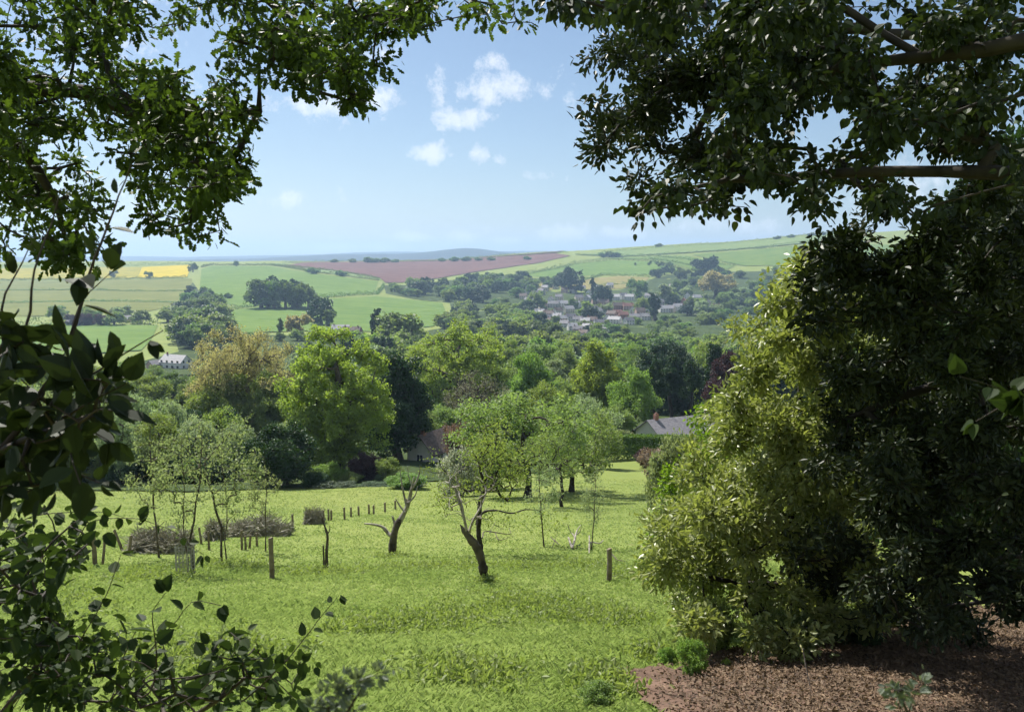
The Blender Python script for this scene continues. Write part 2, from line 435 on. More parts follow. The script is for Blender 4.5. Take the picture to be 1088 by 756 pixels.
def setmat(o, m, slot=0):
    s = o.material_slots[slot]; s.link = 'OBJECT'; s.material = m
def plant(key, name, px, D, top_y=None, width=None, mat=None, label='', cat='tree', group=None, bark=None, H=None, rz=None, xy=None, sink=0):
    """a tree or shrub of its own: Empty at the base, trunk and crown as parts; top_y and width are photo pixels"""
    t, c, (h0, r0) = PROTO[key]
    if xy is None: x = (px - CX) / FPX * D * 1.0; y = D
    else: x, y = xy
    z = gz(x, y) - sink
    if xy is None:
        d = ray(px, 400.); x = float(d[0] / d[1] * D); z = gz(x, D) - sink
    if H is None: H = float(at(px, top_y, D)[2]) - z
    sz = H / h0
    sx = sz if width is None else width / FPX * D / 2 / r0
    e = empty(name, (x, y, z), label, cat, group, rng.uniform(0, 6.28) if rz is None else rz)
    e.scale = (sx, sx, sz)
    to = link('trunk', t, e); co = link('crown', c, e)
    if mat: setmat(co, M[mat])
    if bark: setmat(to, M[bark])
    return e
def far_tree(key, name, x, y, H, mat, label, group, cat='tree', wx=1.0):
    me, (h0, r0) = FAR[key]
    o = link(name, me, None, (x, y, gz(x, y) - .3)); s = H / h0
    o.scale = (s * wx, s * wx, s); o.rotation_euler = (0, 0, rng.uniform(0, 6.28))
    if mat: setmat(o, M[mat], 1)
    return tag(o, label, cat, group)
# ------------------------------------------------------------------ the ground, one sheet to the horizon
def build_ground():
    m, nt, out = newmat('ground')
    tc = N(nt, 'ShaderNodeTexCoord'); v = tc.outputs['Object']
    n1 = noise(nt, .045, 5, v); n2 = noise(nt, .9, 5, v, .7); n3 = noise(nt, 7, 4, v, .7)
    c1 = ramp(nt, n1, [(.32, (.13, .18, .042)), (.5, (.18, .225, .052)), (.68, (.23, .255, .07))])
    c2 = mixc(nt, math_(nt, 'MULTIPLY', n2, .9), c1, (.15, .20, .045))
    c3 = mixc(nt, ramp(nt, n3, [(.42, (0, 0, 0)), (.7, (.5, .5, .5))]), c2, (.20, .20, .075))
    p = N(nt, 'ShaderNodeBsdfPrincipled'); nt.links.new(c3, p.inputs['Base Color']); p.inputs['Roughness'].default_value = .9
    p.inputs['Specular IOR Level'].default_value = .1
    bn = N(nt, 'ShaderNodeBump'); bn.inputs['Strength'].default_value = .7; bn.inputs['Distance'].default_value = .12
    nt.links.new(math_(nt, 'ADD', n2, math_(nt, 'MULTIPLY', n3, .5)), bn.inputs['Height']); nt.links.new(bn.outputs[0], p.inputs['Normal'])
    nt.links.new(p.outputs[0], out.inputs[0])
    nr, nc = 620, 340
    t = np.linspace(0, 1, nr); y = -40 + 46 * (np.exp(t * 5.9) - 1)
    y = np.where(y > -40, y, y); y = -40 + (y + 40) / (y[-1] + 40) * 16040
    u = np.sign(np.linspace(-1, 1, nc)) * np.abs(np.linspace(-1, 1, nc)) ** 1.25
    X = u[None] * (np.abs(y[:, None]) * .95 + 46); Y = np.repeat(y[:, None], nc, 1)
    Z = height(X.ravel(), Y.ravel()).reshape(X.shape)
    V = np.stack([X, Y, Z], -1).reshape(-1, 3)
    i = np.arange(nr - 1)[:, None] * nc + np.arange(nc - 1)[None]
    F = np.stack([i, i + 1, i + 1 + nc, i + nc], -1).reshape(-1, 4)
    tag(link('ground', mesh_np('ground', V, F, [m], smooth=True)), kind='structure')
build_ground()

def in_poly(x, y, poly):
    c = np.zeros(len(x), bool); n = len(poly)
    for i in range(n):
        (x1, y1), (x2, y2) = poly[i], poly[i - 1]
        k = (y1 > y) != (y2 > y)
        c ^= k & (x < (x2 - x1) * (y - y1) / (y2 - y1 + 1e-12) + x1)
    return c

import bmesh
def drape(name, wpoly, mat, lift, cell, kind='structure'):
    """a field or bare patch: polygon in plan laid on the terrain"""
    bm = bmesh.new(); vs = [bm.verts.new((x, y, 0)) for x, y in wpoly]; bm.faces.new(vs)
    xs = [p[0] for p in wpoly]; ys = [p[1] for p in wpoly]
    for ax, lo, hi in ((0, min(xs), max(xs)), (1, min(ys), max(ys))):
        for k in np.arange(math.ceil(lo / cell) * cell, hi, cell):
            no = (1, 0, 0) if ax == 0 else (0, 1, 0)
            bmesh.ops.bisect_plane(bm, geom=bm.verts[:] + bm.edges[:] + bm.faces[:], plane_co=(k, k, 0), plane_no=no)
    co = np.array([v.co[:] for v in bm.verts]); z = height(co[:, 0], co[:, 1])
    for v, h in zip(bm.verts, z): v.co.z = h + lift
    bmesh.ops.recalc_face_normals(bm, faces=bm.faces)
    if bm.faces and sum(f.normal.z for f in bm.faces) < 0: bmesh.ops.reverse_faces(bm, faces=bm.faces)
    me = bpy.data.meshes.new(name); bm.to_mesh(me); bm.free(); me.materials.append(mat)
    o = link(name, me); return tag(o, kind=kind)

def fieldmat(name, a, b, stripe=0, ang=0, sc=.03):
    m, nt, out = newmat(name); tc = N(nt, 'ShaderNodeTexCoord')
    f = noise(nt, sc, 6, tc.outputs['Object'], .65)
    if stripe:
        mp = N(nt, 'ShaderNodeMapping'); mp.inputs['Rotation'].default_value = (0, 0, ang); nt.links.new(tc.outputs['Object'], mp.inputs[0])
        w = N(nt, 'ShaderNodeTexWave'); w.inputs['Scale'].default_value = stripe; w.inputs['Distortion'].default_value = 1.5; nt.links.new(mp.outputs[0], w.inputs[0])
        f = math_(nt, 'ADD', math_(nt, 'MULTIPLY', f, .8), math_(nt, 'MULTIPLY', w.outputs['Fac'], .18))
    col = ramp(nt, f, [(.35, a), (.65, b)])
    p = N(nt, 'ShaderNodeBsdfPrincipled'); nt.links.new(col, p.inputs['Base Color']); p.inputs['Roughness'].default_value = .95; p.inputs['Specular IOR Level'].default_value = .05
    nt.links.new(p.outputs[0], out.inputs[0]); return m
FM_ = {
    'bright': fieldmat('young_crop', (.085, .15, .032), (.135, .20, .045), .02, .6),
    'green': fieldmat('meadow', (.09, .15, .032), (.13, .18, .04)),
    'olive': fieldmat('dry_pasture', (.115, .135, .032), (.165, .175, .048), .012, 1.2, .02),
    'rape': fieldmat('rape_blossom', (.34, .27, .012), (.46, .36, .015)),
    'rape_pale': fieldmat('rape_thin', (.20, .20, .03), (.32, .27, .03)),
    'maroon': fieldmat('red_ploughland', (.105, .058, .052), (.16, .09, .078), .03, .4),
    'maroon2': fieldmat('red_seedbed', (.13, .078, .066), (.18, .105, .088), .03, .9),
    'tan': fieldmat('rough_pasture', (.16, .16, .05), (.24, .20, .085), 0, 0, .05),
    'pale': fieldmat('pale_pasture', (.13, .19, .065), (.17, .22, .08)),
    'dark': fieldmat('shaded_scrub', (.035, .055, .02), (.065, .09, .03), 0, 0, .05),  # undergrowth and leaf litter, with the shade under trees put into the colour
}
def field(name, poly, mat, lift=.5, cell=30):
    w = []
    n = len(poly)
    for i in range(n):          # subdivide the outline a little so it follows the land
        a, b = poly[i], poly[(i + 1) % n]
        for k in range(3):
            q = (a[0] + (b[0] - a[0]) * k / 3, a[1] + (b[1] - a[1]) * k / 3)
            x, y, z = ground(*q); w.append((x, y))
    try: drape(name, w, FM_[mat], lift, cell)
    except Exception as e: print('field', name, e)
field('pasture', [(-160, 338), (-160, 299), (100, 298), (204, 296), (206, 322), (150, 332), (60, 336)], 'olive')
field('rapeseed_field', [(-160, 297), (-160, 288), (40, 285.5), (120, 284), (150, 284), (146, 295.5), (100, 297)], 'rape_pale', .8)
field('rapeseed_field', [(146, 295.5), (151, 284), (203, 281.5), (199, 294.5)], 'rape', .8)
field('young_crop_field', [(-60, 372), (10, 347), (70, 344), (168, 346), (160, 362), (150, 373), (60, 378)], 'bright')
field('young_crop_field', [(214, 286), (226, 282.5), (285, 283), (335, 291), (402, 299), (398, 311), (330, 317), (262, 327), (236, 322), (212, 308)], 'bright')
field('pale_strip_field', [(262, 280), (300, 280), (360, 289), (404, 296), (402, 298), (335, 289.5), (285, 281.8)], 'pale', .8)
field('meadow', [(238, 331), (262, 328), (330, 319), (400, 315), (470, 322), (476, 338), (460, 347), (400, 353), (330, 352), (252, 354)], 'bright', .6)
field('ploughed_field', [(300, 283), (320, 279.8), (480, 276.5), (590, 269.5), (606, 272), (575, 279), (500, 290), (440, 300), (410, 301), (404, 296), (360, 288.5)], 'maroon', 1.2)
field('ploughed_field', [(300, 279.6), (400, 277.6), (480, 275.8), (560, 270), (600, 266.8), (590, 269), (480, 276), (330, 279.7)], 'maroon2', 2.0, 40)
field('young_crop_field', [(548, 293), (575, 288), (612, 280), (650, 276.5), (692, 278), (728, 288), (700, 292), (640, 292), (590, 295)], 'bright')
field('rough_pasture', [(602, 304), (628, 296), (660, 293.5), (690, 295), (684, 302), (660, 307), (625, 309)], 'tan', .8)
field('rough_pasture', [(548, 306), (560, 300), (590, 299), (600, 304), (575, 311)], 'tan', .8)
field('hill_pasture', [(612, 271), (700, 263), (800, 257), (880, 249.5), (900, 252), (890, 256), (800, 264), (730, 269), (660, 273)], 'pale', 2, 40)
field('hill_pasture', [(735, 271), (800, 266), (890, 259), (1000, 262), (980, 274), (860, 282), (790, 283)], 'green', 1.2, 40)
field('hill_pasture', [(845, 283), (980, 276), (1100, 280), (1000, 292), (880, 290)], 'pale', 1.2, 40)
field('hill_pasture', [(610, 277), (650, 274.5), (730, 272), (780, 283), (770, 288), (738, 287), (696, 276), (650, 275)], 'green', 1.0)
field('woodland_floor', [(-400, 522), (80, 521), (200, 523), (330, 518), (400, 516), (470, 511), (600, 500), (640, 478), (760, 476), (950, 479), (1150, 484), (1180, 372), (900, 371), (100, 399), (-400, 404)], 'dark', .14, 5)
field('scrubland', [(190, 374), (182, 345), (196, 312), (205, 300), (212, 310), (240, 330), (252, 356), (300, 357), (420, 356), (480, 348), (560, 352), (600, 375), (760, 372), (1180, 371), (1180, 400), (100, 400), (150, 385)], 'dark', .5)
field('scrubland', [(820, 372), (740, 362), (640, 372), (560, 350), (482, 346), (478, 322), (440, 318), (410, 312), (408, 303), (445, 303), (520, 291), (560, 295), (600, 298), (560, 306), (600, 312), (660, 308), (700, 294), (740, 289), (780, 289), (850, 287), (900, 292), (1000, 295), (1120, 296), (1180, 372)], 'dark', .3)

# far blue ridges
def ridge(Dc, depth, prof, base=-78, seed=3, jag=6):
    g = np.random.default_rng(seed)
    xs = np.linspace(-1.05, 1.05, 420) * Dc; col = CX + FPX * xs / Dc
    pz = np.interp(col, [p[0] for p in prof], [at(CX, p[1], Dc)[2] for p in prof])
    k = np.ones(9) / 9; pz = np.convolve(np.pad(pz, 4, 'edge'), k, 'valid')
    n = np.convolve(g.normal(0, 1, len(xs) + 6), np.ones(7) / 7, 'valid')
    pz = pz + n * jag + jag * 2.2 * (np.sin(xs / Dc * 19 + seed) * .6 + np.sin(xs / Dc * 41 + 2 * seed) * .4)
    ts = np.linspace(0, 1, 15); prf = np.sin(np.pi * ts) ** .8
    V = []
    for t, q in zip(ts, prf):
        V.append(np.stack([xs, np.full_like(xs, Dc + (t - .5) * depth), base + (pz - base) * q], -1))
    V = np.concatenate(V); nc = len(xs)
    i = np.arange(14)[:, None] * nc + np.arange(nc - 1)[None]
    F = np.stack([i, i + 1, i + 1 + nc, i + nc], -1).reshape(-1, 4)
    return V, F
M['far_forest'] = surfmat('far_forest', (.010, .024, .034), (.022, .040, .042), .004, .95)  # dark forest with the blue of distant haze put into its colour
V, F = ridge(9000, 2500, [(-600, 271), (-50, 272), (120, 273.5), (240, 272), (330, 270), (420, 268), (520, 267), (600, 266), (660, 264.5), (760, 262), (1300, 262)], seed=4, jag=4)
tag(link('distant_hills', mesh_np('distant_hills', V, F, [M['far_forest']], smooth=True)), kind='structure')
V, F = ridge(5600, 1800, [(-600, 279), (-100, 278), (130, 278), (270, 274), (300, 272.5), (420, 270), (455, 268), (475, 265), (488, 263), (505, 262.5), (515, 264.5), (535, 268), (560, 268.5), (600, 269), (680, 274), (800, 278), (1300, 279)], seed=5, jag=3)
tag(link('distant_hills', mesh_np('distant_hills', V, F, [M['far_forest']], smooth=True)), kind='structure')

# ------------------------------------------------------------------ sun, sky with clouds, air
SUN_AZ, SUN_EL = R(-36), R(50)      # azimuth from the view axis, positive to the right
sdir = np.array([math.sin(SUN_AZ) * math.cos(SUN_EL), math.cos(SUN_AZ) * math.cos(SUN_EL), math.sin(SUN_EL)])
ld = bpy.data.lights.new('sun', 'SUN'); ld.energy = 5.0; ld.angle = R(.53); ld.color = (1, .955, .88)
lo = bpy.data.objects.new('sun', ld); C.objects.link(lo)
lo.rotation_euler = Vector(sdir).to_track_quat('Z', 'Y').to_euler(); lo.location = (0, 0, 60)

w = bpy.data.worlds.new('World'); scene.world = w; w.use_nodes = True
nt = w.node_tree; nt.nodes.clear()
wo = N(nt, 'ShaderNodeOutputWorld'); bg = N(nt, 'ShaderNodeBackground'); nt.links.new(bg.outputs[0], wo.inputs[0])
sky = N(nt, 'ShaderNodeTexSky'); sky.sky_type = 'NISHITA'; sky.sun_disc = False
sky.sun_elevation = SUN_EL; sky.sun_rotation = SUN_AZ
sky.air_density = 1.0; sky.dust_density = .6; sky.ozone_density = 3.0; sky.altitude = 100
tc = N(nt, 'ShaderNodeTexCoord'); sx = N(nt, 'ShaderNodeSeparateXYZ'); nt.links.new(tc.outputs['Generated'], sx.inputs[0])
X_, Y_, Z_ = sx.outputs
ysafe = math_(nt, 'MAXIMUM', Y_, .02)
U = math_(nt, 'MULTIPLY', math_(nt, 'DIVIDE', X_, ysafe), 900.); Vv = math_(nt, 'MULTIPLY', math_(nt, 'DIVIDE', Z_, ysafe), 900.)
nz1 = noise(nt, 18, 6, tc.outputs['Generated'], .65); nz2 = noise(nt, 55, 6, tc.outputs['Generated'], .7)
nzz = math_(nt, 'ADD', math_(nt, 'MULTIPLY', nz1, .55), math_(nt, 'MULTIPLY', nz2, .45))
clouds = [  # px, py, rx, ry, strength : heading and height of each small cloud
    (487, 127, 36, 13, .95), (538, 96, 52, 20, .82), (520, 66, 26, 10, .7), (449, 162, 26, 13, 1.1), (464, 92, 16, 24, .7), (402, 104, 28, 14, .9), (405, 58, 26, 10, .6), (320, 112, 60, 16, .8),
    (512, 166, 24, 9, .7), (571, 186, 24, 9, .7), (603, 106, 18, 14, .5), (303, 212, 40, 14, .75), (640, 150, 30, 14, .5),
    (440, 252, 26, 6, 1.15), (490, 252, 24, 8, 1.25), (535, 256, 24, 6, 1.1), (600, 249, 40, 11, 1.0), (660, 247, 40, 9, 1.0), (365, 263, 80, 6, 1.0), (760, 240, 90, 10, .85),
    (110, 60, 110, 60, .42), (90, 210, 110, 50, .45), (965, 190, 70, 40, .7)]
tot = None
for px, py, rx, ry, a in clouds:
    d = ray(px, py); u0 = d[0] / d[1] * 900; v0 = d[2] / d[1] * 900
    du = math_(nt, 'DIVIDE', math_(nt, 'SUBTRACT', U, float(u0)), float(rx)); dv = math_(nt, 'DIVIDE', math_(nt, 'SUBTRACT', Vv, float(v0)), float(ry))
    q = math_(nt, 'ADD', math_(nt, 'MULTIPLY', du, du), math_(nt, 'MULTIPLY', dv, dv))
    e = math_(nt, 'MULTIPLY', math_(nt, 'POWER', 2.718, math_(nt, 'MULTIPLY', q, -1.1)), a)
    tot = e if tot is None else math_(nt, 'MAXIMUM', tot, e)
# elsewhere round the sky the same sort of broken cloud
side = math_(nt, 'MULTIPLY', math_(nt, 'LESS_THAN', Y_, .35), .62)
tot = math_(nt, 'MAXIMUM', tot, side)
cm = math_(nt, 'ADD', math_(nt, 'MULTIPLY', tot, .85), math_(nt, 'SUBTRACT', math_(nt, 'MULTIPLY', nzz, 3.6), 2.14))
cm = math_(nt, 'MULTIPLY', cm, 1.25, clamp=True)
cm = math_(nt, 'MULTIPLY', cm, math_(nt, 'GREATER_THAN', tot, .03))
cm = math_(nt, 'SMOOTH_MIN', cm, .64, .25)
CLOUD = (11.5, 11.6, 11.9)
col = mixc(nt, cm, sky.outputs[0], CLOUD)
w.cycles.sampling_method = 'MANUAL'; w.cycles.sample_map_resolution = 512
nt.links.new(col, bg.inputs[0]); bg.inputs[1].default_value = .053

# air: one closed box of thin haze round everything
def haze():
    m = bpy.data.materials.new('haze'); m.use_nodes = True; t = m.node_tree; t.nodes.clear()
    o = N(t, 'ShaderNodeOutputMaterial'); v = N(t, 'ShaderNodeVolumePrincipled')
    v.inputs['Color'].default_value = (.50, .72, 1, 1); v.inputs['Density'].default_value = HAZE; v.inputs['Anisotropy'].default_value = .25
    t.links.new(v.outputs[0], o.inputs['Volume'])
    b = MB().box(-17000, 17000, -60, 17500, -110, 330)
    tag(b.build('haze', m), kind='stuff')
HAZE = .00013
haze()

cam = bpy.data.cameras.new('camera'); co = bpy.data.objects.new('camera', cam); C.objects.link(co)
cam.sensor_width = 36; cam.lens = FPX / 1088 * 36; cam.clip_start = .05; cam.clip_end = 60000
co.location = (0, 0, 0); co.rotation_euler = (math.pi / 2 - PITCH, 0, 0)
cam.dof.use_dof = True; cam.dof.focus_distance = 45; cam.dof.aperture_fstop = 11
scene.camera = co
vs = scene.view_settings; vs.view_transform = 'Standard'; vs.look = 'None'; vs.gamma = 1; vs.use_curve_mapping = False; vs.exposure = .92
cy = scene.cycles
cy.max_bounces = 7; cy.diffuse_bounces = 3; cy.glossy_bounces = 2; cy.transmission_bounces = 4; cy.volume_bounces = 0; cy.transparent_max_bounces = 4
cy.sample_clamp_indirect = 6; cy.use_denoising = True; cy.use_adaptive_sampling = True; cy.adaptive_threshold = .03
try:
    cy.denoiser = 'OPENIMAGEDENOISE'; cy.denoising_input_passes = 'RGB_ALBEDO_NORMAL'; cy.denoising_prefilter = 'ACCURATE'
except Exception as e: print(e)
cy.caustics_reflective = False; cy.caustics_refractive = False
# ------------------------------------------------------------------ buildings
def plainmat(name, a, b, sc=2, rough=.8, bump=.2): M[name] = surfmat(name, a, b, sc, rough, bump, sc * 6)
plainmat('render_white', (.62, .60, .56), (.74, .72, .68), .8)
plainmat('render_cream', (.52, .46, .36), (.62, .56, .45), .8)
plainmat('wall_pink', (.42, .28, .23), (.52, .36, .30), .8)
plainmat('wall_brick', (.24, .12, .09), (.33, .17, .13), 1.5)
plainmat('wall_grey', (.36, .35, .34), (.46, .45, .43), 1)
plainmat('roof_slate', (.15, .145, .16), (.23, .22, .235), 2.5)
plainmat('roof_brown', (.10, .075, .065), (.18, .135, .115), 2.5)
plainmat('roof_red', (.22, .10, .08), (.30, .15, .12), 2.5)
plainmat('roof_pale', (.32, .31, .32), (.45, .44, .44), 2)
plainmat('frame_white', (.72, .72, .70), (.78, .78, .76), 2, .5, 0)
M['glass'] = surfmat('glass', (.015, .018, .022), (.04, .045, .05), 1, .08, spec=.8)

def house(name, px, D, L, Wd, hw, hr, rot, wall, roof, label, cat='house', group=None, chim=1, detail=False, xy=None, sink=.4, ov=.35):
    """gabled house: ridge along local x, length L, width Wd, wall height hw, roof rise hr"""
    g = np.random.default_rng(int(px * 7 + D))
    if xy is None:
        d = ray(px, 400.); x, y = float(d[0] / d[1] * D), float(D)
    else: x, y = xy
    corners = np.array([(a * L / 2, b * Wd / 2) for a in (-1, 1) for b in (-1, 1)])
    c, s = math.cos(rot), math.sin(rot)
    z = float(np.max(height(x + corners[:, 0] * c - corners[:, 1] * s, y + corners[:, 0] * s + corners[:, 1] * c))) - sink
    e = empty(name, (x, y, z), label, cat, group, rot)
    l, w_ = L / 2, Wd / 2
    mb = MB()
    z0 = -3.0
    mb.add([(-l, -w_, z0), (l, -w_, z0), (l, w_, z0), (-l, w_, z0), (-l, -w_, hw), (l, -w_, hw), (l, w_, hw), (-l, w_, hw), (-l, 0, hw + hr - .03), (l, 0, hw + hr - .03)],
           [(0, 1, 5, 4), (2, 3, 7, 6), (1, 2, 6, 9, 5), (3, 0, 4, 8, 7)])
    wl = mb.build('wall', M[wall], e)
    sl = hr / w_; t = .16
    r = MB()
    for sg in (-1, 1):
        a, b = (0, hw + hr), (sg * (w_ + ov), hw - ov * sl)
        pts = [(-l - ov, a[0], a[1]), (l + ov, a[0], a[1]), (l + ov, b[0], b[1]), (-l - ov, b[0], b[1])]
        up = [(p[0], p[1], p[2] + t) for p in pts]
        r.add(pts + up, [(3, 2, 1, 0), (4, 5, 6, 7), (0, 1, 5, 4), (1, 2, 6, 5), (2, 3, 7, 6), (3, 0, 4, 7)])
    rf = r.build('roof', M[roof], e)
    for k in range(chim):
        cx_ = (-l * .75 if k == 0 else l * .7)
        MB().box(cx_ - .38, cx_ + .38, -.3, .32, hw + hr - .6, hw + hr + 1.0).box(cx_ - .2, cx_ + .2, -.14, .16, hw + hr + 1.0, hw + hr + 1.3).build('chimney', M['wall_brick'], rf)
    # window openings
    def win(cx, cz, ww, wh, face):
        m = MB(); f = MB()
        q = .03
        if face in 'fb':
            sg = -1 if face == 'f' else 1; y0 = sg * w_
            ya, yb = sorted((y0, y0 + sg * .05)); m.box(cx - ww / 2, cx + ww / 2, ya, yb, cz, cz + wh)
            ya, yb = sorted((y0, y0 + sg * .09)); W2 = .07
            for a in ((cx - ww / 2 - W2, cx - ww / 2, cz - W2, cz + wh + W2), (cx + ww / 2, cx + ww / 2 + W2, cz - W2, cz + wh + W2), (cx - ww / 2, cx + ww / 2, cz + wh, cz + wh + W2), (cx - ww / 2, cx + ww / 2, cz - W2, cz), (cx - .03, cx + .03, cz, cz + wh)):
                f.box(a[0], a[1], ya, yb, a[2], a[3])
        else:
            sg = -1 if face == 'l' else 1; x0 = sg * l
            xa, xb = sorted((x0, x0 + sg * .05)); m.box(xa, xb, cx - ww / 2, cx + ww / 2, cz, cz + wh)
            xa, xb = sorted((x0, x0 + sg * .09)); W2 = .07
            for a in ((cx - ww / 2 - W2, cx - ww / 2, cz - W2, cz + wh + W2), (cx + ww / 2, cx + ww / 2 + W2, cz - W2, cz + wh + W2), (cx - ww / 2, cx + ww / 2, cz + wh, cz + wh + W2), (cx - ww / 2, cx + ww / 2, cz - W2, cz), (cx - .03, cx + .03, cz, cz + wh)):
                f.box(xa, xb, a[0], a[1], a[2], a[3])
        return m, f
    wins = []
    storeys = [0.9] if hw < 3.4 else [.9, 3.4]
    for zz in storeys:
        n = max(2, int(L / 3.2))
        for k in range(n):
            wins.append((-l + (k + .5) * L / n, zz, 1.3, 1.2, 'f'))
        for fc in 'lr':
            wins.append((0 if Wd < 6 else -Wd * .22, zz, 1.0, 1.2, fc))
            if Wd >= 6: wins.append((Wd * .22, zz, 1.0, 1.2, fc))
    if detail:
        for a in wins:
            m, f = win(*a); wo_ = f.build('window', M['frame_white'], e); m.build('pane', M['glass'], wo_)
    else:      # a few pixels each: the panes are set into the wall mesh
        me = wl.data; mats = me.materials; mats.append(M['glass'])
        bm = bmesh.new(); bm.from_mesh(me)
        for a in wins:
            m, _ = win(*a); vv = [bm.verts.new(v) for v in m.v]
            for f in m.f: bm.faces.new([vv[i] for i in f]).material_index = 1
        bm.to_mesh(me); bm.free()
    return e, wl, rf

VIL = [ # px, base y, wall, roof, size, what sets it apart
    (563, 309, 'render_white', 'roof_slate', 11), (575, 313, 'wall_grey', 'roof_slate', 9), (585, 322, 'render_white', 'roof_slate', 12), (594, 319, 'render_cream', 'roof_slate', 9),
    (600, 311, 'wall_pink', 'roof_brown', 9), (609, 311, 'render_white', 'roof_brown', 9), (588, 327, 'wall_grey', 'roof_slate', 13), (577, 329, 'render_cream', 'roof_brown', 9),
    (583, 337, 'wall_pink', 'roof_brown', 11), (593, 335, 'render_white', 'roof_brown', 9), (577, 337, 'render_white', 'roof_pale', 10), (604, 332, 'render_cream', 'roof_pale', 11),
    (615, 320, 'render_cream', 'roof_slate', 10), (624, 320, 'wall_grey', 'roof_pale', 16), (634, 323, 'wall_pink', 'roof_slate', 12), (642, 325, 'wall_pink', 'roof_brown', 11),
    (619, 309, 'render_white', 'roof_slate', 8), (626, 314, 'render_white', 'roof_brown', 9), (648, 306, 'render_white', 'roof_pale', 9), (654, 319, 'render_white', 'roof_pale', 11),
    (662, 318, 'render_white', 'roof_slate', 10), (669, 319, 'render_white', 'roof_pale', 11), (657, 329, 'wall_brick', 'roof_brown', 14), (667, 329, 'wall_pink', 'roof_red', 12),
    (650, 338, 'wall_pink', 'roof_brown', 10), (656, 337, 'render_cream', 'roof_red', 10), (662, 339, 'wall_brick', 'roof_red', 10), (653, 344, 'render_white', 'roof_pale', 14),
    (645, 342, 'render_white', 'roof_slate', 9), (622, 345, 'render_cream', 'roof_pale', 10), (629, 344, 'wall_pink', 'roof_brown', 11), (636, 347, 'render_white', 'roof_slate', 10),
    (608, 351, 'render_white', 'roof_pale', 10), (614, 354, 'wall_pink', 'roof_slate', 10), (620, 358, 'render_white', 'roof_brown', 10), (624, 351, 'wall_pink', 'roof_pale', 10), (631, 352, 'render_cream', 'roof_slate', 10),
    (673, 333, 'render_white', 'roof_slate', 10), (680, 335, 'wall_pink', 'roof_brown', 10), (685, 340, 'render_white', 'roof_pale', 10), (675, 341, 'wall_grey', 'roof_slate', 11),
    (716, 308, 'render_white', 'roof_pale', 13), (723, 303, 'wall_pink', 'roof_slate', 10), (715, 326, 'render_white', 'roof_slate', 11), (726, 324, 'wall_brick', 'roof_red', 17), (735, 326, 'wall_pink', 'roof_brown', 12),
    (560, 312, 'render_white', 'roof_pale', 10), (568, 315, 'render_white', 'roof_slate', 9), (579, 309, 'render_white', 'roof_pale', 9), (590, 307, 'render_cream', 'roof_slate', 9), (562, 322, 'render_white', 'roof_slate', 10), (573, 336, 'render_white', 'roof_pale', 10), (581, 342, 'render_white', 'roof_slate', 10), (592, 340, 'render_white', 'roof_pale', 9), (600, 348, 'render_white', 'roof_slate', 10), (700, 318, 'render_white', 'roof_pale', 10), (708, 322, 'render_cream', 'roof_slate', 10), (720, 330, 'render_white', 'roof_pale', 10), (730, 317, 'render_white', 'roof_slate', 9), (740, 320, 'render_white', 'roof_pale', 10), (728, 333, 'render_white', 'roof_slate', 11), (742, 334, 'render_white', 'roof_pale', 10), (752, 326, 'render_cream', 'roof_slate', 10),
    (742, 326, 'render_cream', 'roof_slate', 11), (570, 320, 'render_white', 'roof_slate', 10), (598, 326, 'render_white', 'roof_pale', 11), (612, 327, 'render_white', 'roof_slate', 10), (606, 341, 'render_white', 'roof_slate', 11), (597, 343, 'render_cream', 'roof_pale', 10), (586, 345, 'render_white', 'roof_brown', 10), (640, 334, 'render_white', 'roof_pale', 11), (629, 333, 'render_cream', 'roof_slate', 12), (614, 344, 'render_white', 'roof_slate', 10), (641, 353, 'render_white', 'roof_pale', 11), (668, 345, 'render_white', 'roof_slate', 10), (690, 331, 'render_white', 'roof_pale', 11), (712, 332, 'render_cream', 'roof_slate', 10), (690, 318, 'render_white', 'roof_slate', 11), (632, 309, 'render_white', 'roof_pale', 10), (706, 332, 'render_white', 'roof_pale', 12), (761, 331, 'render_white', 'roof_brown', 10), (748, 318, 'wall_grey', 'roof_slate', 11), (556, 318, 'render_cream', 'roof_brown', 9), (566, 327, 'wall_grey', 'roof_slate', 10), (700, 325, 'wall_grey', 'roof_slate', 11)]
WN = {'render_white': 'white', 'render_cream': 'cream', 'wall_pink': 'pinkish', 'wall_brick': 'brick', 'wall_grey': 'grey'}
RN = {'roof_slate': 'slate grey roof', 'roof_brown': 'brown roof', 'roof_red': 'reddish roof', 'roof_pale': 'pale grey roof'}
def vplace(px, py):
    h = 'by the dark column tree' if 684 <= px <= 712 else 'at the right end of the village' if px > 712 else 'at the left end of the village' if px < 572 else 'in the middle of the village' if px > 600 else 'left of the village middle'
    v = 'high up' if py < 315 else 'lowest down' if py > 340 else 'half way up' if py < 330 else 'low down'
    return v + ' ' + h
seen_lab = {}
def uniq(lab, group):
    """only things nothing tells apart share a label; they share the group too"""
    return lab
for px, py, wm, rm, L in VIL:
    x, y, z = ground(px, py)
    sc = .9 * min(1.3, max(.85, y / 800))
    a = [R(12), R(-18), R(75), R(-35), R(28)][int(px * 3 + py) % 5]
    hw = [5.0, 4.6, 5.2][int(px) % 3] * sc
    house('village_house', px, y, L * sc, 6.8 * sc, hw, 3.1 * sc, a, wm, rm,
          f'{WN[wm]} house with {RN[rm]}, {vplace(px, py)}', 'house', 'houses of the village in the valley', chim=1 + int(px) % 2, xy=(x, y))

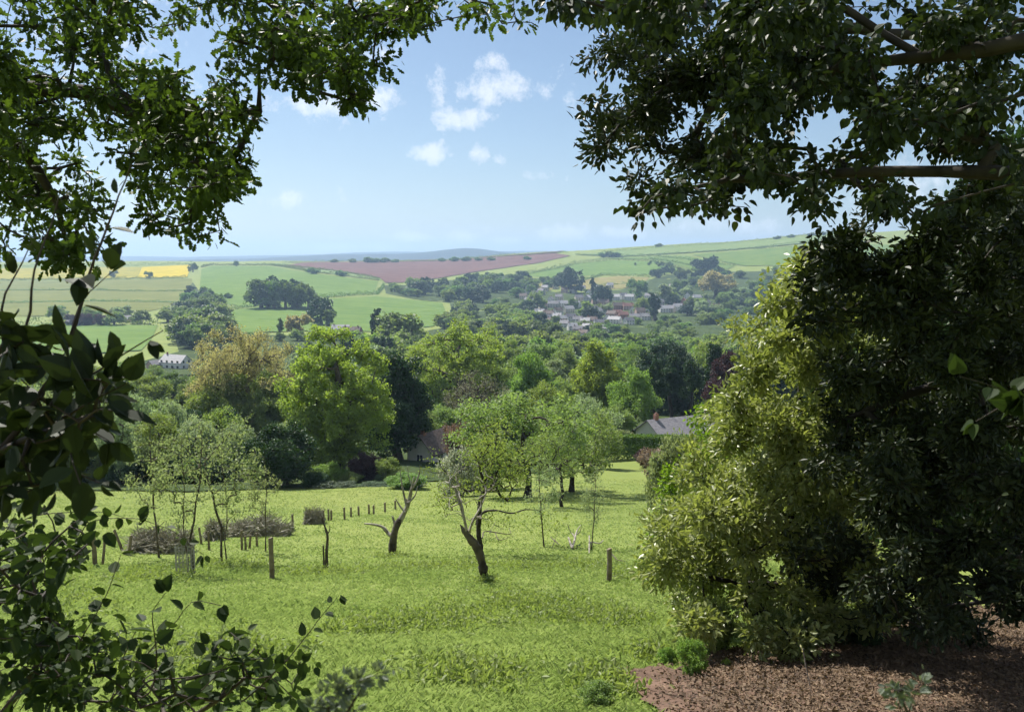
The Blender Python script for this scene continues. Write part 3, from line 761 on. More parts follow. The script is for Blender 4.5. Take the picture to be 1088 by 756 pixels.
# the lone houses
x, y, z = ground(187, 392)
house('farmhouse', 187, y, 30 / 900 * y, 8, 3.6, 3.4, R(-24), 'render_white', 'roof_pale', 'wide white house with pale grey roof among trees left of the tan oak', chim=1, xy=(x, y))
x, y, z = ground(175, 391)
house('outbuilding', 176, y, 9, 5, 2.6, 1.8, R(60), 'wall_pink', 'roof_slate', 'low pinkish outbuilding at the left end of the wide white house', 'outbuilding', chim=0, xy=(x - 2, y - 4))
x, y, z = ground(362, 356)
house('farmhouse', 362, y, 13, 8, 4.8, 3, R(10), 'render_white', 'roof_pale', 'white farmhouse below the green meadow left of the poplar', chim=1, xy=(x, y))
x, y, z = ground(374, 358)
house('farmhouse', 374, y, 14, 8, 4.5, 3.6, R(-12), 'wall_brick', 'roof_brown', 'brick house with brown roof right of the white farmhouse', chim=2, xy=(x, y))
x, y, z = ground(86, 345)
house('farm_barn', 86, y, 22, 9, 3.2, 3, R(4), 'wall_grey', 'roof_slate', 'long low grey barn beside the copper trees on the left slope', 'barn', chim=0, xy=(x, y))
x, y, z = ground(140, 342)
house('farm_barn', 140, y, 17, 9, 3.4, 3, R(-8), 'wall_pink', 'roof_slate', 'small pinkish barn among trees right of the long grey barn', 'barn', chim=0, xy=(x, y))
# lodge with white gable, bungalow
e, wl, rf = house('gabled_lodge', 461, 128, 8, 4.6, 2.5, 2.5, R(62), 'render_white', 'roof_brown', 'white gabled lodge with brown roof peeping over bushes behind the dead trees', detail=True, chim=1, sink=1.1)
d = ray(716, 400.)
e, wl, rf = house('bungalow', 722, 152, 13.5, 7.4, 2.4, 2.3, R(27), 'render_white', 'roof_slate', 'white bungalow with grey roof behind the clipped hedge', 'bungalow', detail=True, chim=1, sink=.5)

# ------------------------------------------------------------------ far hedges
def hedge_line(pix, hgt, wid, mat, label, leaf=1.1, dens=3.0, name='hedgerow', lift=0):
    pts = [ground(*p) for p in pix]; P = []
    for a, b in zip(pts[:-1], pts[1:]):
        n = max(2, int(math.hypot(b[0] - a[0], b[1] - a[1]) / 1.6)); f = np.linspace(0, 1, n, endpoint=False)[:, None]
        P.append(np.array(a)[None, :2] + (np.array(b) - np.array(a))[None, :2] * f)
    P = np.concatenate(P); g = np.random.default_rng(int(abs(pix[0][0] * 13 + pix[0][1])))
    amp = np.repeat(g.uniform(.45, 1.25, len(P) // 4 + 1), 4)[:len(P)] * (g.random(len(P)) > .06)
    k = np.repeat(np.arange(len(P)), max(1, int(dens * 5)))
    q = P[k] + g.normal(0, wid * .4, (len(k), 2)); z = height(q[:, 0], q[:, 1]) + g.uniform(0, 1, len(k)) ** .8 * hgt * amp[k] + lift
    c0 = np.array([*P[0], gz(*P[0])])
    LV, LF, rn = leaves(np.column_stack([q, z]) - c0, leaf, T_CLUMP, g=g)
    o = link(name, mesh_np(name, LV, LF, [M[mat]], rn), None, c0)
    return tag(o, label, 'hedge', 'field hedges on the far slopes')
H_ = [
    ([(-40, 298), (60, 297.5), (120, 297), (200, 295.5)], 3, 'dark hedge along the lower edge of the yellow rape field'),
    ([(-40, 283.5), (80, 283.5), (150, 282.5), (205, 281)], 5, 'hedge along the top edge of the yellow rape field'),
    ([(214, 284), (226, 281.5), (288, 282.2), (338, 290), (404, 298)], 3, 'hedge curving down the top of the left green hill'),
    ([(240, 330), (262, 327), (300, 321), (335, 318), (400, 313), (408, 304)], 3.5, 'hedge between the upper and lower green fields left of the ploughed land'),
    ([(290, 282), (360, 289), (404, 296.5)], 2.5, 'hedge below the red ploughed hill beside the pale strip'),
    ([(300, 279.9), (400, 278), (480, 276.2), (560, 271), (604, 268)], 3.5, 'hedge crossing the red ploughed land near its skyline'),
    ([(548, 294), (575, 288.5), (612, 280.5), (650, 276.8)], 5, 'broad hedge between the red ploughland and the bright green field'),
    ([(650, 276), (692, 277.6), (728, 288), (762, 288)], 3.5, 'hedge along the top of the bright green field right of the ploughland'),
    ([(690, 275.5), (735, 283), (770, 286.5)], 3.5, 'dark hedge slanting down the right hill above the village'),
    ([(612, 271), (660, 272.7), (730, 269), (800, 264), (890, 255)], 3.5, 'long hedge half way up the right hill'),
    ([(660, 273.5), (700, 273), (740, 278), (782, 283)], 4, 'short hedge stepping down the middle of the right hill'),
    ([(640, 268), (720, 262.4), (800, 256.5), (880, 249), (980, 242)], 4, 'hedge along the skyline of the right hill'),
    ([(845, 283), (890, 280.5), (985, 276)], 3.5, 'hedge above the pale field at the right end of the valley'),
    ([(800, 265), (860, 262), (900, 258)], 3, 'low hedge beside the pale pasture near the right tree'),
    ([(20, 347), (75, 345), (120, 345), (168, 346)], 4, 'hedge along the top of the bright field by the grey barn'),
    ([(-40, 322), (60, 321), (204, 322)], 2, 'thin hedge line across the dry pasture on the left'),
    ([(0, 309), (100, 308.5), (204, 309)], 1.6, 'faint hedge line high on the dry pasture'),
    ([(602, 304), (640, 292.5), (692, 294.5)], 3.5, 'hedge around the straw coloured rough pasture above the village'),
    ([(625, 304), (655, 302.5), (684, 302)], 2.5, 'short hedge inside the straw coloured pasture'),
]
for pix, h, lab in H_: hedge_line(pix, h * 1.6, 3.2, 'leaf_far', lab)

# ------------------------------------------------------------------ far trees
LABC = {'leaf_far': 'dark green', 'leaf_mid': 'mid green', 'leaf_green': 'green', 'leaf_olive': 'olive', 'leaf_tan': 'tan', 'leaf_sage': 'grey green', 'leaf_lime': 'bright green', 'leaf_deep': 'dark', 'leaf_blue': 'blue green', 'leaf_copper': 'copper', 'leaf_rust': 'rusty brown', 'leaf_pale': 'pale green', 'leaf_grey': 'grey twiggy'}
SHAPE = {'round': 'round', 'round2': 'broad', 'oval': 'upright', 'column': 'columnar', 'cone': 'pointed', 'bush': 'low bushy'}
def ft(px, py, hpx, key, mat, label, name='broadleaf_tree', group=None, wx=1.0, cat='tree'):
    x, y, z = ground(px, py)
    return far_tree(key, name, x, y, hpx / 900 * y, mat, label, group, cat, wx)
# singled out
ft(438 - 38, 372, 50, 'column', 'leaf_deep', 'tall dark columnar poplar rising above the valley trees', 'poplar_tree')
ft(426, 376, 44, 'round', 'leaf_mid', 'broad grey green tree right of the tall dark poplar', wx=1.25)
ft(607, 311, 27, 'round', 'leaf_blue', 'big dark blue green tree above the village roofs', wx=.95)
ft(598, 310, 20, 'round', 'leaf_blue', 'dark tree against the left side of the big blue green one')
ft(630, 315, 23, 'column', 'leaf_deep', 'slim dark cypress behind the village houses', 'cypress_tree')
ft(641, 324, 21, 'round', 'leaf_blue', 'dark round tree right of the slim cypress')
ft(647, 324, 12, 'oval', 'leaf_mid', 'small light green tree touching the dark round one')
ft(677, 316, 20, 'round2', 'leaf_far', 'broad green tree above the pale roofed houses')
ft(695, 341, 34, 'column', 'leaf_deep', 'dark dense cypress among the lower village houses', 'cypress_tree', wx=1.35)
ft(705, 322, 22, 'oval', 'leaf_sage', 'pale green upright tree right behind the dense cypress')
ft(683, 334, 18, 'round2', 'leaf_olive', 'olive tree left of the dense cypress')
ft(761, 316, 28, 'round', 'leaf_tan', 'large brownish tree right of the village', wx=1.3)
ft(622, 340, 22, 'oval', 'leaf_mid', 'grey green tree in the middle of the village', wx=1.1); ft(630, 341, 16, 'round', 'leaf_blue', 'dark bushy tree beside the grey green village tree', wx=1.4)
ft(645, 334, 12, 'round2', 'leaf_sage', 'pale round tree above the red roofed houses', wx=1.3)
ft(571, 330, 20, 'round', 'leaf_mid', 'round tree at the left edge of the village roofs')
ft(609, 328, 11, 'round', 'leaf_far', 'small dark round tree among the upper village roofs')
ft(572, 347, 16, 'round2', 'leaf_blue', 'dark broad tree below the left village houses')
ft(590, 346, 11, 'round', 'leaf_far', 'small round tree below the left brown roof')
for i, (px, py, h, k, m) in enumerate([(278, 328, 31, 'round', 'leaf_far'), (291, 328, 30, 'round2', 'leaf_far'), (304, 328, 29, 'round', 'leaf_far'), (317, 328, 27, 'round2', 'leaf_far'), (328, 328, 24, 'round', 'leaf_far'), (285, 327, 33, 'round', 'leaf_blue'), (311, 327, 30, 'round', 'leaf_blue')]):
    ft(px, py, h, k, m, 'dark tree in the clump on the left green hill', 'hedgerow_tree', 'clump of trees on the left green hill')
ft(341, 345, 28, 'round', 'leaf_blue', 'dark tree alone on the lower green field', 'hedgerow_tree'); ft(349, 347, 20, 'oval', 'leaf_far', 'smaller tree leaning on the dark field tree', 'hedgerow_tree')
ft(298, 356, 20, 'cone', 'leaf_far', 'pointed conifer left of the lone field tree', 'conifer_tree'); ft(318, 357, 24, 'round2', 'leaf_tan', 'tan budding tree below the lone field tree')
ft(243, 317, 6, 'bush', 'leaf_far', 'tiny round bush in the left green field', 'bush', cat='bush')
ft(121, 295, 8, 'round2', 'leaf_far', 'left one of two round trees in front of the rape field', 'hedgerow_tree'); ft(158, 296, 8, 'round2', 'leaf_far', 'right one of two round trees in front of the rape field', 'hedgerow_tree')
ft(205, 289, 10, 'round', 'leaf_far', 'round tree at the right corner of the rape field', 'hedgerow_tree')
ft(251, 283, 6, 'round', 'leaf_far', 'small tree on the skyline of the left green hill', 'hedgerow_tree')
for px, py, h in ((333, 291, 7), (362, 293, 6), (648, 273, 6), (640, 273, 5), (655, 273, 5), (700, 262.5, 4), (840, 253, 4), (862, 251, 4), (874, 250, 4), (826, 254.5, 4)):
    ft(px, py, h, 'bush', 'leaf_far', 'small dark bush on the far field hedges', 'hedge_bush', 'bushes along the far hedges', cat='bush', wx=1.4)
for px, h in ((375, 4.5), (391, 6), (399, 5), (408, 5.5), (420, 4), (470, 4), (482, 5), (495, 5), (508, 4), (522, 4), (560, 4), (355, 4)):
    ft(px, 279.2 - max(0, px - 420) * .022, h, 'bush', 'leaf_far', 'tree on the skyline hedge of the red ploughland', 'hedgerow_tree', 'trees on the ploughland skyline', wx=1.5)
g = np.random.default_rng(5)
def scatter(n, poly, hr, keys, mats, label, name, group, mind=5, wx=(.9, 1.3)):
    xs = [p[0] for p in poly]; ys = [p[1] for p in poly]; out = []
    tries = 0
    while len(out) < n and tries < n * 60:
        tries += 1
        p = (g.uniform(min(xs), max(xs)), g.uniform(min(ys), max(ys)))
        if not in_poly(np.array([p[0]]), np.array([p[1]]), poly)[0]: continue
        if any(abs(p[0] - q[0]) + 2.2 * abs(p[1] - q[1]) < mind for q in out): continue
        out.append(p)
    for px, py in out:
        x, y, z = ground(px, py); h = g.uniform(*hr); m = mats[g.integers(len(mats))]; k = keys[g.integers(len(keys))]
        far_tree(k, name, x, y, h, m, label.format(c=LABC[m], s=SHAPE[k], t='tall' if h > (hr[0] + hr[1]) / 2 else 'smaller'), group, wx=g.uniform(*wx) * 1.15)
RD = ['round', 'round2', 'oval']
scatter(46, [(194, 374), (190, 345), (198, 312), (207, 300), (216, 310), (240, 345), (246, 368)], (14, 20), RD, ['leaf_far', 'leaf_blue', 'leaf_far', 'leaf_mid'], '{t} {s} {c} tree in the wood climbing between the left fields', 'woodland_tree', 'wood between the left fields', 4)
scatter(16, [(55, 347), (60, 338), (100, 335), (165, 336), (190, 340), (190, 352), (168, 346)], (10, 15), RD, ['leaf_mid', 'leaf_far', 'leaf_sage', 'leaf_far'], '{t} {s} {c} tree beside the barns on the left slope', 'farm_tree', 'trees around the left barns', 7)
for px in (76, 84, 93, 107): ft(px, 346, 13, 'round2', 'leaf_copper', 'copper leaved tree beside the grey barn', 'copper_beech', 'copper trees by the grey barn')
scatter(52, [(438, 306), (470, 303), (520, 296), (562, 300), (570, 312), (548, 322), (480, 322), (440, 314)], (15, 22), RD, ['leaf_far', 'leaf_far', 'leaf_blue', 'leaf_mid'], '{t} {s} {c} tree in the wood below the red ploughland', 'woodland_tree', 'wood below the red ploughland', 5)
scatter(10, [(408, 306), (445, 306), (445, 317), (410, 311)], (9, 13), RD, ['leaf_far', 'leaf_mid'], '{t} {s} {c} tree at the corner of the fields left of the ploughland wood', 'hedgerow_tree', 'trees at the field corner', 6)
scatter(52, [(470, 345), (480, 335), (550, 322), (564, 332), (566, 352), (590, 364), (540, 366), (480, 362)], (12, 17), RD, ['leaf_mid', 'leaf_sage', 'leaf_far', 'leaf_blue', 'leaf_olive'], '{t} {s} {c} tree left of the village below the meadow', 'valley_tree', 'trees left of the village', 7)
scatter(30, [(556, 312), (600, 309), (690, 305), (712, 318), (700, 343), (640, 352), (606, 362), (575, 345), (556, 330)], (5, 8), RD + ['bush'], ['leaf_mid', 'leaf_far', 'leaf_sage', 'leaf_blue', 'leaf_olive'], '{t} {s} {c} garden tree among the village houses', 'garden_tree', 'garden trees of the village', 6)
scatter(24, [(548, 302), (600, 296), (604, 305), (560, 312)], (8, 13), RD + ['bush'], ['leaf_far', 'leaf_far', 'leaf_mid'], '{t} {s} {c} tree on the slope above the left of the village', 'hedgerow_tree', 'trees above the left of the village', 5)
scatter(110, [(720, 300), (740, 291), (790, 290), (860, 289), (900, 300), (900, 345), (800, 352), (745, 345), (705, 335)], (12, 18), RD, ['leaf_mid', 'leaf_far', 'leaf_blue', 'leaf_sage', 'leaf_far', 'leaf_olive'], '{t} {s} {c} tree in the valley right of the village', 'valley_tree', 'trees right of the village', 6)
scatter(12, [(690, 291), (730, 290), (770, 288), (780, 292), (735, 296), (690, 296)], (13, 18), RD, ['leaf_blue', 'leaf_far'], '{t} {s} {c} tree in the belt under the right hill', 'hedgerow_tree', 'tree belt under the right hill', 5)
scatter(9, [(660, 281), (700, 280), (720, 284), (690, 284)], (7, 10), RD, ['leaf_far'], '{t} {s} {c} tree in the hedge of the right hill fields', 'hedgerow_tree', 'hedge trees on the right hill', 4)
scatter(60, [(600, 352), (660, 344), (700, 338), (745, 343), (800, 350), (900, 343), (900, 372), (760, 374), (640, 374), (600, 368)], (6.5, 9.5), RD, ['leaf_mid', 'leaf_sage', 'leaf_far', 'leaf_olive', 'leaf_mid', 'leaf_green'], '{t} {s} {c} tree between the village and the valley wood', 'valley_tree', 'trees between village and valley wood', 7)
for px, py, h in ((742, 292, 16), (755, 291, 18), (752, 292, 14)): ft(px, py - 1, h, 'round2', 'leaf_blue', 'dark tree of the block on the right hill foot', 'woodland_tree', 'dark tree block at the right hill foot')
# nearer valley woods, tree by tree
def band(Ds, x0, x1, keys, mats, hr, label, name, group, stepm=8.5, skip=()):
    for D in Ds:
        st = stepm / D * 900; px = x0 + g.uniform(0, st)
        while px < x1:
            D2 = D * g.uniform(.96, 1.04)
            if not any(a <= px <= b and D2 > d0 and D2 < d1 for a, b, d0, d1 in skip):
                h = g.uniform(*hr); m = mats[g.integers(len(mats))]
                lab = label.format(c=LABC[m], t='tall' if h > (hr[0] + hr[1]) / 2 else 'shorter')
                d = ray(px, 400.); x = float(d[0] / d[1] * D2)
                if D2 < 330:
                    plant(keys[g.integers(len(keys))], name, px, D2, H=h, mat=m, label=lab, group=group)
                else:
                    far_tree(RD[g.integers(3)], name, x, D2, h, m, lab, group, wx=g.uniform(1.0, 1.45))
            px += st * g.uniform(.7, 1.3)
KE = ['round_a', 'round_b', 'round_c', 'thin_a']
band([205, 235], 660, 960, ['dense_a', 'conifer_a', 'round_c'], ['leaf_deep', 'leaf_blue', 'leaf_mid'], (15, 19), '{t} {c} tree in the wood behind the bungalow', 'woodland_tree', 'dark wood behind the bungalow', 8)
band([215, 250], 520, 660, KE, ['leaf_mid', 'leaf_green', 'leaf_olive', 'leaf_sage'], (12, 17), '{t} {c} tree in the wood left of the bungalow', 'woodland_tree', 'wood left of the bungalow', 9)
band([275, 315], 430, 980, KE, ['leaf_mid', 'leaf_olive', 'leaf_sage', 'leaf_green', 'leaf_mid', 'leaf_tan'], (13, 19), '{t} {c} tree in the middle of the valley wood', 'woodland_tree', 'middle of the valley wood', 9)
band([365, 420, 480], 380, 990, KE, ['leaf_mid', 'leaf_olive', 'leaf_sage', 'leaf_green', 'leaf_olive', 'leaf_far'], (12, 17), '{t} {c} tree in the far side of the valley wood below the village', 'woodland_tree', 'far side of the valley wood', 9.5)
band([520, 580], 590, 1000, KE, ['leaf_mid', 'leaf_olive', 'leaf_sage', 'leaf_far'], (9, 13), '{t} {c} tree at the upper edge of the valley wood', 'woodland_tree', 'upper edge of the valley wood', 11)
band([150, 180, 215, 255, 310], -60, 330, KE, ['leaf_mid', 'leaf_sage', 'leaf_far', 'leaf_olive'], (9, 13.5), '{t} {c} tree in the valley behind the tan oak', 'valley_tree', 'valley trees behind the tan oak', 10, skip=[(165, 215, 240, 400)])
band([370, 430, 500, 580], 205, 480, KE, ['leaf_mid', 'leaf_far', 'leaf_sage'], (6, 9), '{t} {c} tree below the left green fields', 'valley_tree', 'valley trees below the left fields', 10)
for px in (362, 371, 380, 389, 398, 406, 414): far_tree('cone', 'conifer_tree', *[(lambda d: float(d[0] / d[1] * 400))(ray(px, 400.)), 400 + (px % 3) * 4], 16 + px % 4, 'leaf_blue', 'dark conifer in the row below the poplar', 'conifer row below the poplar', wx=.9)

# ------------------------------------------------------------------ the trees round the meadow
P_ = plant
def G_(px, py): return float(ground(px, py)[1])
P_('oak_bud', 'oak_tree', 257, 150, 349, 122, 'leaf_tan', 'broad tan oak just coming into leaf left of the lime green tree')
P_('tall_a', 'lime_tree', 356, 106, 344, 120, 'leaf_lime', 'tall vivid lime green tree at the edge of the meadow')
P_('dense_a', 'evergreen_tree', 422, 126, 380, 82, 'leaf_deep', 'very dark dense tree right of the vivid lime green tree')
P_('open_a', 'ash_tree', 488, 185, 340, 122, 'leaf_lime', 'wide yellow green tree with visible limbs behind the grey bare tree')
P_('bare_a', 'bare_tree', 506, 150, 396, 76, 'leaf_grey', 'grey leafless twiggy dome of a tree in front of the wide yellow green one', bark='bark')
P_('round_a', 'broadleaf_tree', 562, 172, 377, 58, 'leaf_green', 'fresh green round tree right of the wide yellow green one')
P_('round_b', 'broadleaf_tree', 580, 140, 406, 64, 'leaf_olive', 'olive brown rounded tree behind the orchard')
P_('round_c', 'maple_tree', 637, 176, 366, 66, 'leaf_lime', 'bright green tall tree left of the bungalow'); P_('round_a', 'maple_tree', 672, 160, 393, 62, 'leaf_green', 'bright green spreading tree beside the bungalow roof')
P_('thin_b', 'willow_tree', 630, 118, 417, 66, 'leaf_sage', 'soft grey green willow behind the orchard left of the hedge', 'tree')
P_('round_b', 'shrub', 660, 140, 456, 36, 'leaf_pale', 'pale loose shrub before the left end of the bungalow', 'shrub')
for i, (px, D, ty, w_, lab) in enumerate([(697, 176, 384, 36, 'left one of the three dark pines behind the bungalow'), (714, 182, 380, 38, 'middle one of the three dark pines behind the bungalow'), (733, 178, 386, 36, 'right one of the three dark pines behind the bungalow')]):
    P_('pine_a', 'pine_tree', px, D, ty, w_, 'leaf_deep', lab, group='pines behind the bungalow')
P_('round_c', 'copper_beech', 769, 160, 378, 48, 'leaf_copper', 'dark purple copper beech right of the bungalow')
P_('thin_a', 'birch_tree', 752, 215, 352, 44, 'leaf_olive', 'light olive birch behind the copper beech', bark='bark_pale')
P_('ball_a', 'holly_bush', 296, 93, 452, 76, 'leaf_deep', 'round dark green bush left of the lime green tree', 'bush')
P_('ball_a', 'purple_bush', 386, 97, 482, 38, 'leaf_copper', 'round dark purple bush under the lime green tree', 'bush')
P_('shrub_a', 'shrub', 350, 96, 493, 42, 'leaf_green', 'bright green shrub between the dark round bush and the purple one', 'shrub')
P_('shrub_b', 'shrub', 369, 94, 503, 30, 'leaf_mid', 'small green shrub left against the purple bush', 'shrub'); P_('shrub_b', 'shrub', 330, 92, 503, 36, 'leaf_deep', 'low dark shrub right against the round dark bush', 'shrub')
P_('shrub_a', 'shrub', 412, 95, 488, 34, 'leaf_mid', 'tall narrow shrub right of the purple bush', 'shrub')
for px in (345, 368, 392, 414, 436): P_('shrub_b', 'low_shrub', px, 90, 513, 34, 'leaf_deep', 'low dark shrub in the row along the foot of the lime green tree', 'shrub', 'low shrubs at the meadow edge')
P_('ball_a', 'shrub', 430, 88, 503, 44, 'leaf_green', 'bright green bush in front of the white lodge', 'shrub')
P_('shrub_a', 'shrub', 488, 112, 452, 44, 'leaf_rust', 'rusty red shrub right of the white lodge', 'shrub')
P_('shrub_b', 'blossom_bush', 490, 80, 480, 56, 'leaf_blossom', 'bush flecked with white blossom behind the leaning dead trunk', 'bush')
P_('shrub_a', 'shrub', 520, 88, 470, 60, 'leaf_mid', 'green shrub filling in behind the first apple tree', 'shrub')
for k, (px, D, ty, w_, key, m) in enumerate([(80, 96, 398, 64, 'thin_a', 'leaf_sage'), (104, 104, 408, 58, 'thin_b', 'leaf_olive'), (124, 92, 428, 54, 'thin_a', 'leaf_sage'), (146, 100, 412, 56, 'thin_b', 'leaf_sage'), (166, 95, 430, 50, 'thin_a', 'leaf_olive'), (186, 102, 420, 58, 'thin_b', 'leaf_sage'), (60, 92, 408, 60, 'thin_b', 'leaf_pale'), (36, 98, 400, 70, 'thin_a', 'leaf_sage'), (206, 98, 438, 52, 'thin_a', 'leaf_sage'), (228, 104, 430, 60, 'thin_b', 'leaf_olive'), (252, 100, 446, 54, 'thin_b', 'leaf_sage'), (10, 95, 410, 70, 'thin_b', 'leaf_olive'), (-20, 95, 400, 80, 'thin_a', 'leaf_sage'), (320, 118, 430, 40, 'thin_b', 'leaf_green')]):
    P_(key, 'ash_tree', px, D, ty, w_, m, f'slender {LABC[m]} tree in the thin wood at the left meadow edge', 'tree', 'thin wood at the left meadow edge')
g2 = np.random.default_rng(77)
for k in range(20):
    px = 55 + k * 11.5; P_(['shrub_a', 'shrub_b'][k % 2], 'undergrowth_shrub', px, 91 + g2.uniform(0, 10), H=g2.uniform(2, 3.4), mat=['leaf_deep', 'leaf_mid'][k % 3 == 1], label='dark shrub under the thin wood at the left meadow edge', cat='shrub', group='shrubs under the thin left wood')
for px, D, H_m, m in ((120, 108, 9, 'leaf_deep'), (160, 112, 9, 'leaf_mid'), (200, 112, 8, 'leaf_deep'), (80, 112, 9, 'leaf_mid'), (240, 115, 8, 'leaf_deep'), (450, 135, 7, 'leaf_mid'), (540, 130, 8, 'leaf_mid'), (600, 132, 8, 'leaf_mid')):
    P_('dense_a', 'broadleaf_tree', px, D, H=H_m, mat=m, label=f'dense {LABC[m]} tree standing deep in the wood round the meadow', group='dense trees behind the meadow edge')
for px, D, H_m, m, k in ((446, 150, 9, 'leaf_mid', 'round_a'), (460, 205, 12, 'leaf_olive', 'round_b'), (432, 175, 10, 'leaf_green', 'round_c'), (470, 140, 8, 'leaf_mid', 'round_b'), (395, 150, 9, 'leaf_mid', 'round_a'), (535, 160, 10, 'leaf_sage', 'thin_b'), (524, 200, 12, 'leaf_mid', 'round_a'), (596, 190, 11, 'leaf_olive', 'round_b'), (615, 150, 9, 'leaf_green', 'round_a'), (325, 140, 9, 'leaf_mid', 'round_b'), (310, 125, 8, 'leaf_sage', 'thin_b'), (655, 145, 8, 'leaf_mid', 'round_b')):
    P_(k, 'broadleaf_tree', px, D, H=H_m, mat=m, label=f'{LABC[m]} tree filling a gap in the belt of trees below the meadow', group='belt of trees below the meadow')
# orchard
proto('apple_a', seed=61, H=6.6, base=1.6, rx=2.6, lobes=40, per=8, n_leaf=11, lobe_r=.7, leaf=.115, shape='dome', rt=.007, bark='bark_dark', tmpl=T_OVAL, step=.4, trunk_top=.5, lean=.09)
proto('apple_b', seed=62, H=10, base=1.5, rx=4.2, lobes=50, per=9, n_leaf=30, lobe_r=1.1, leaf=.19, shape='dome', rt=.012, bark='bark_dark', step=.6, trunk_top=.6)
proto('sapling_a', seed=63, H=5.0, base=1.6, rx=1.15, lobes=22, per=5, n_leaf=11, lobe_r=.36, leaf=.10, shape='ovoid', rt=.004, bark='bark', tmpl=T_OVAL, step=.3, trunk_top=.92)
proto('sapling_b', seed=64, H=5.0, base=1.3, rx=1.35, lobes=26, per=5, n_leaf=11, lobe_r=.38, leaf=.10, shape='vase', rt=.004, bark='bark', tmpl=T_OVAL, step=.3, trunk_top=.85, stems=2)
P_('apple_a', 'apple_tree', 508, G_(508, 590), 430, 140, 'leaf_olive', 'old apple tree with an open crown right behind the leaning dead trunk', rz=0.2)
P_('apple_b', 'apple_tree', 560, 74, 410, 150, 'leaf_mid', 'large orchard tree in the middle with its trunk in shade')
P_('apple_b', 'apple_tree', 608, 82, 428, 112, 'leaf_mid', 'rightmost orchard tree beside the opening to the hedge')
P_('apple_a', 'apple_tree', 598, 62, 448, 84, 'leaf_mid', 'smaller orchard tree standing before the rightmost one')
P_('sapling_a', 'birch_sapling', 579, G_(579, 581), 478, 54, 'leaf_sage', 'thin sapling with drooping grey green leaves left of two slim trees in the meadow')
P_('sapling_a', 'birch_sapling', 630, G_(630, 584), 492, 46, 'leaf_sage', 'thin sapling nearest the fallen branches in the meadow')
P_('sapling_b', 'young_tree', 188, G_(188, 609), 432, 96, 'leaf_pale', 'pale young tree with a mesh guard round its foot')
P_('sapling_b', 'young_tree', 236, G_(236, 597), 418, 104, 'leaf_pale', 'pale young tree with dark forked stem right of the guarded one')
P_('sapling_a', 'young_tree', 276, G_(276, 586), 478, 52, 'leaf_pale', 'small pale young tree over the long brush pile')
P_('sapling_a', 'young_tree', 160, G_(160, 592), 440, 70, 'leaf_pale', 'thin pale young tree left of the guarded one')
# hedge with clipped flat top
d0 = at(606, 480, 128); d1 = at(735, 480, 128)
g3 = np.random.default_rng(9); n = 26000
zb = gz((d0[0] + d1[0]) / 2, 128); hx = np.stack([g3.uniform(d0[0], d1[0], n), 128 + g3.uniform(-.9, .9, n), zb + g3.uniform(0, 1, n) ** .8 * 3.5], 1)
edge = g3.random(n) < .6; side_ = g3.random(n)
hx[edge & (side_ < .5), 1] = 128 - .9 + g3.normal(0, .08, (edge & (side_ < .5)).sum()); hx[edge & (side_ >= .5), 2] = zb + 3.5 + g3.normal(0, .07, (edge & (side_ >= .5)).sum())
c0 = np.array([(d0[0] + d1[0]) / 2, 128, zb]); LV, LF, rn = leaves(hx - c0, .2, T_CLUMP, g=g3)
tag(link('hedge', mesh_np('hedge', LV, LF, [M['leaf_hedge']], rn), None, c0), 'clipped flat topped hedge in front of the bungalow', 'hedge')
for px, D, ty, w_, key, m, lab in ((704, 100, 480, 60, 'shrub_a', 'leaf_rust', 'pinkish bronze shrub at the right end of the clipped hedge'), (716, 62, 470, 70, 'shrub_b', 'leaf_pale', 'pale budding shrub on the right side of the opening'), (690, 118, 478, 30, 'shrub_b', 'leaf_copper', 'small bronze bush right against the clipped hedge')):
    P_(key, 'shrub', px, D, ty, w_, m, lab, 'shrub')
# ------------------------------------------------------------------ posts, dead wood, brush in the meadow
def pp(px, py, D): return at(px, py, D)
def post_mesh(seed, w=.11, h=1.25):
    g = np.random.default_rng(seed); bm = bmesh.new(); rings = []
    for z in (-.35, 0, h * .3, h * .65, h - .03, h):
        k = .82 if z == h else 1 - .06 * z / h
        ring = []
        for a in range(8):
            t = a / 8 * 2 * math.pi + .39; r = w / 2 * k * (1.12 if a % 2 else 1.0) + g.normal(0, .003)
            ring.append(bm.verts.new((r * math.cos(t) + .006 * math.sin(3 * z), r * math.sin(t), z + (.02 * math.cos(t) if z > h - .05 else 0))))
        rings.append(ring)
    for a, b in zip(rings[:-1], rings[1:]):
        for i in range(8): bm.faces.new((a[i], a[(i + 1) % 8], b[(i + 1) % 8], b[i]))
    bm.faces.new(rings[-1]); bm.faces.new(rings[0][::-1])
    me = bpy.data.meshes.new('fence_post'); bm.to_mesh(me); bm.free(); me.materials.append(M['post_wood']); return me
PM = [post_mesh(1), post_mesh(2), post_mesh(3)]
def post(px, by, ty, label, group=None, tilt=0, wpx=None, i=0):
    x, y, z = ground(px, by); h = (by - ty) / 900 * y
    o = link('fence_post', PM[i % 3], None, (x, y, z)); s = h / 1.25
    k = 1.0 if wpx is None else wpx / 900 * y / .11
    o.scale = (k, k, s); o.rotation_euler = (0, tilt, rng.uniform(0, 6)); o.rotation_mode = 'XYZ'
    o.rotation_euler = (rng.normal(0, .02), tilt, 0)
    tag(o, label, 'fence post', group)
post(289, 615, 568, 'thick weathered post standing alone in the meadow left of the dead trees', wpx=5.6)
post(647, 618, 580, 'short weathered post standing alone near the lit bush on the right', wpx=5.4, i=1)
post(101, 601, 563, 'thick grey post beside a leaning thin one at the left meadow edge', wpx=5, i=2)
post(109, 600, 568, 'thin leaning post touching the thick grey one', tilt=.12, wpx=3, i=1)
post(130, 585, 560, 'post leaning steeply left beside the left brush pile', tilt=-.32, wpx=3.2)
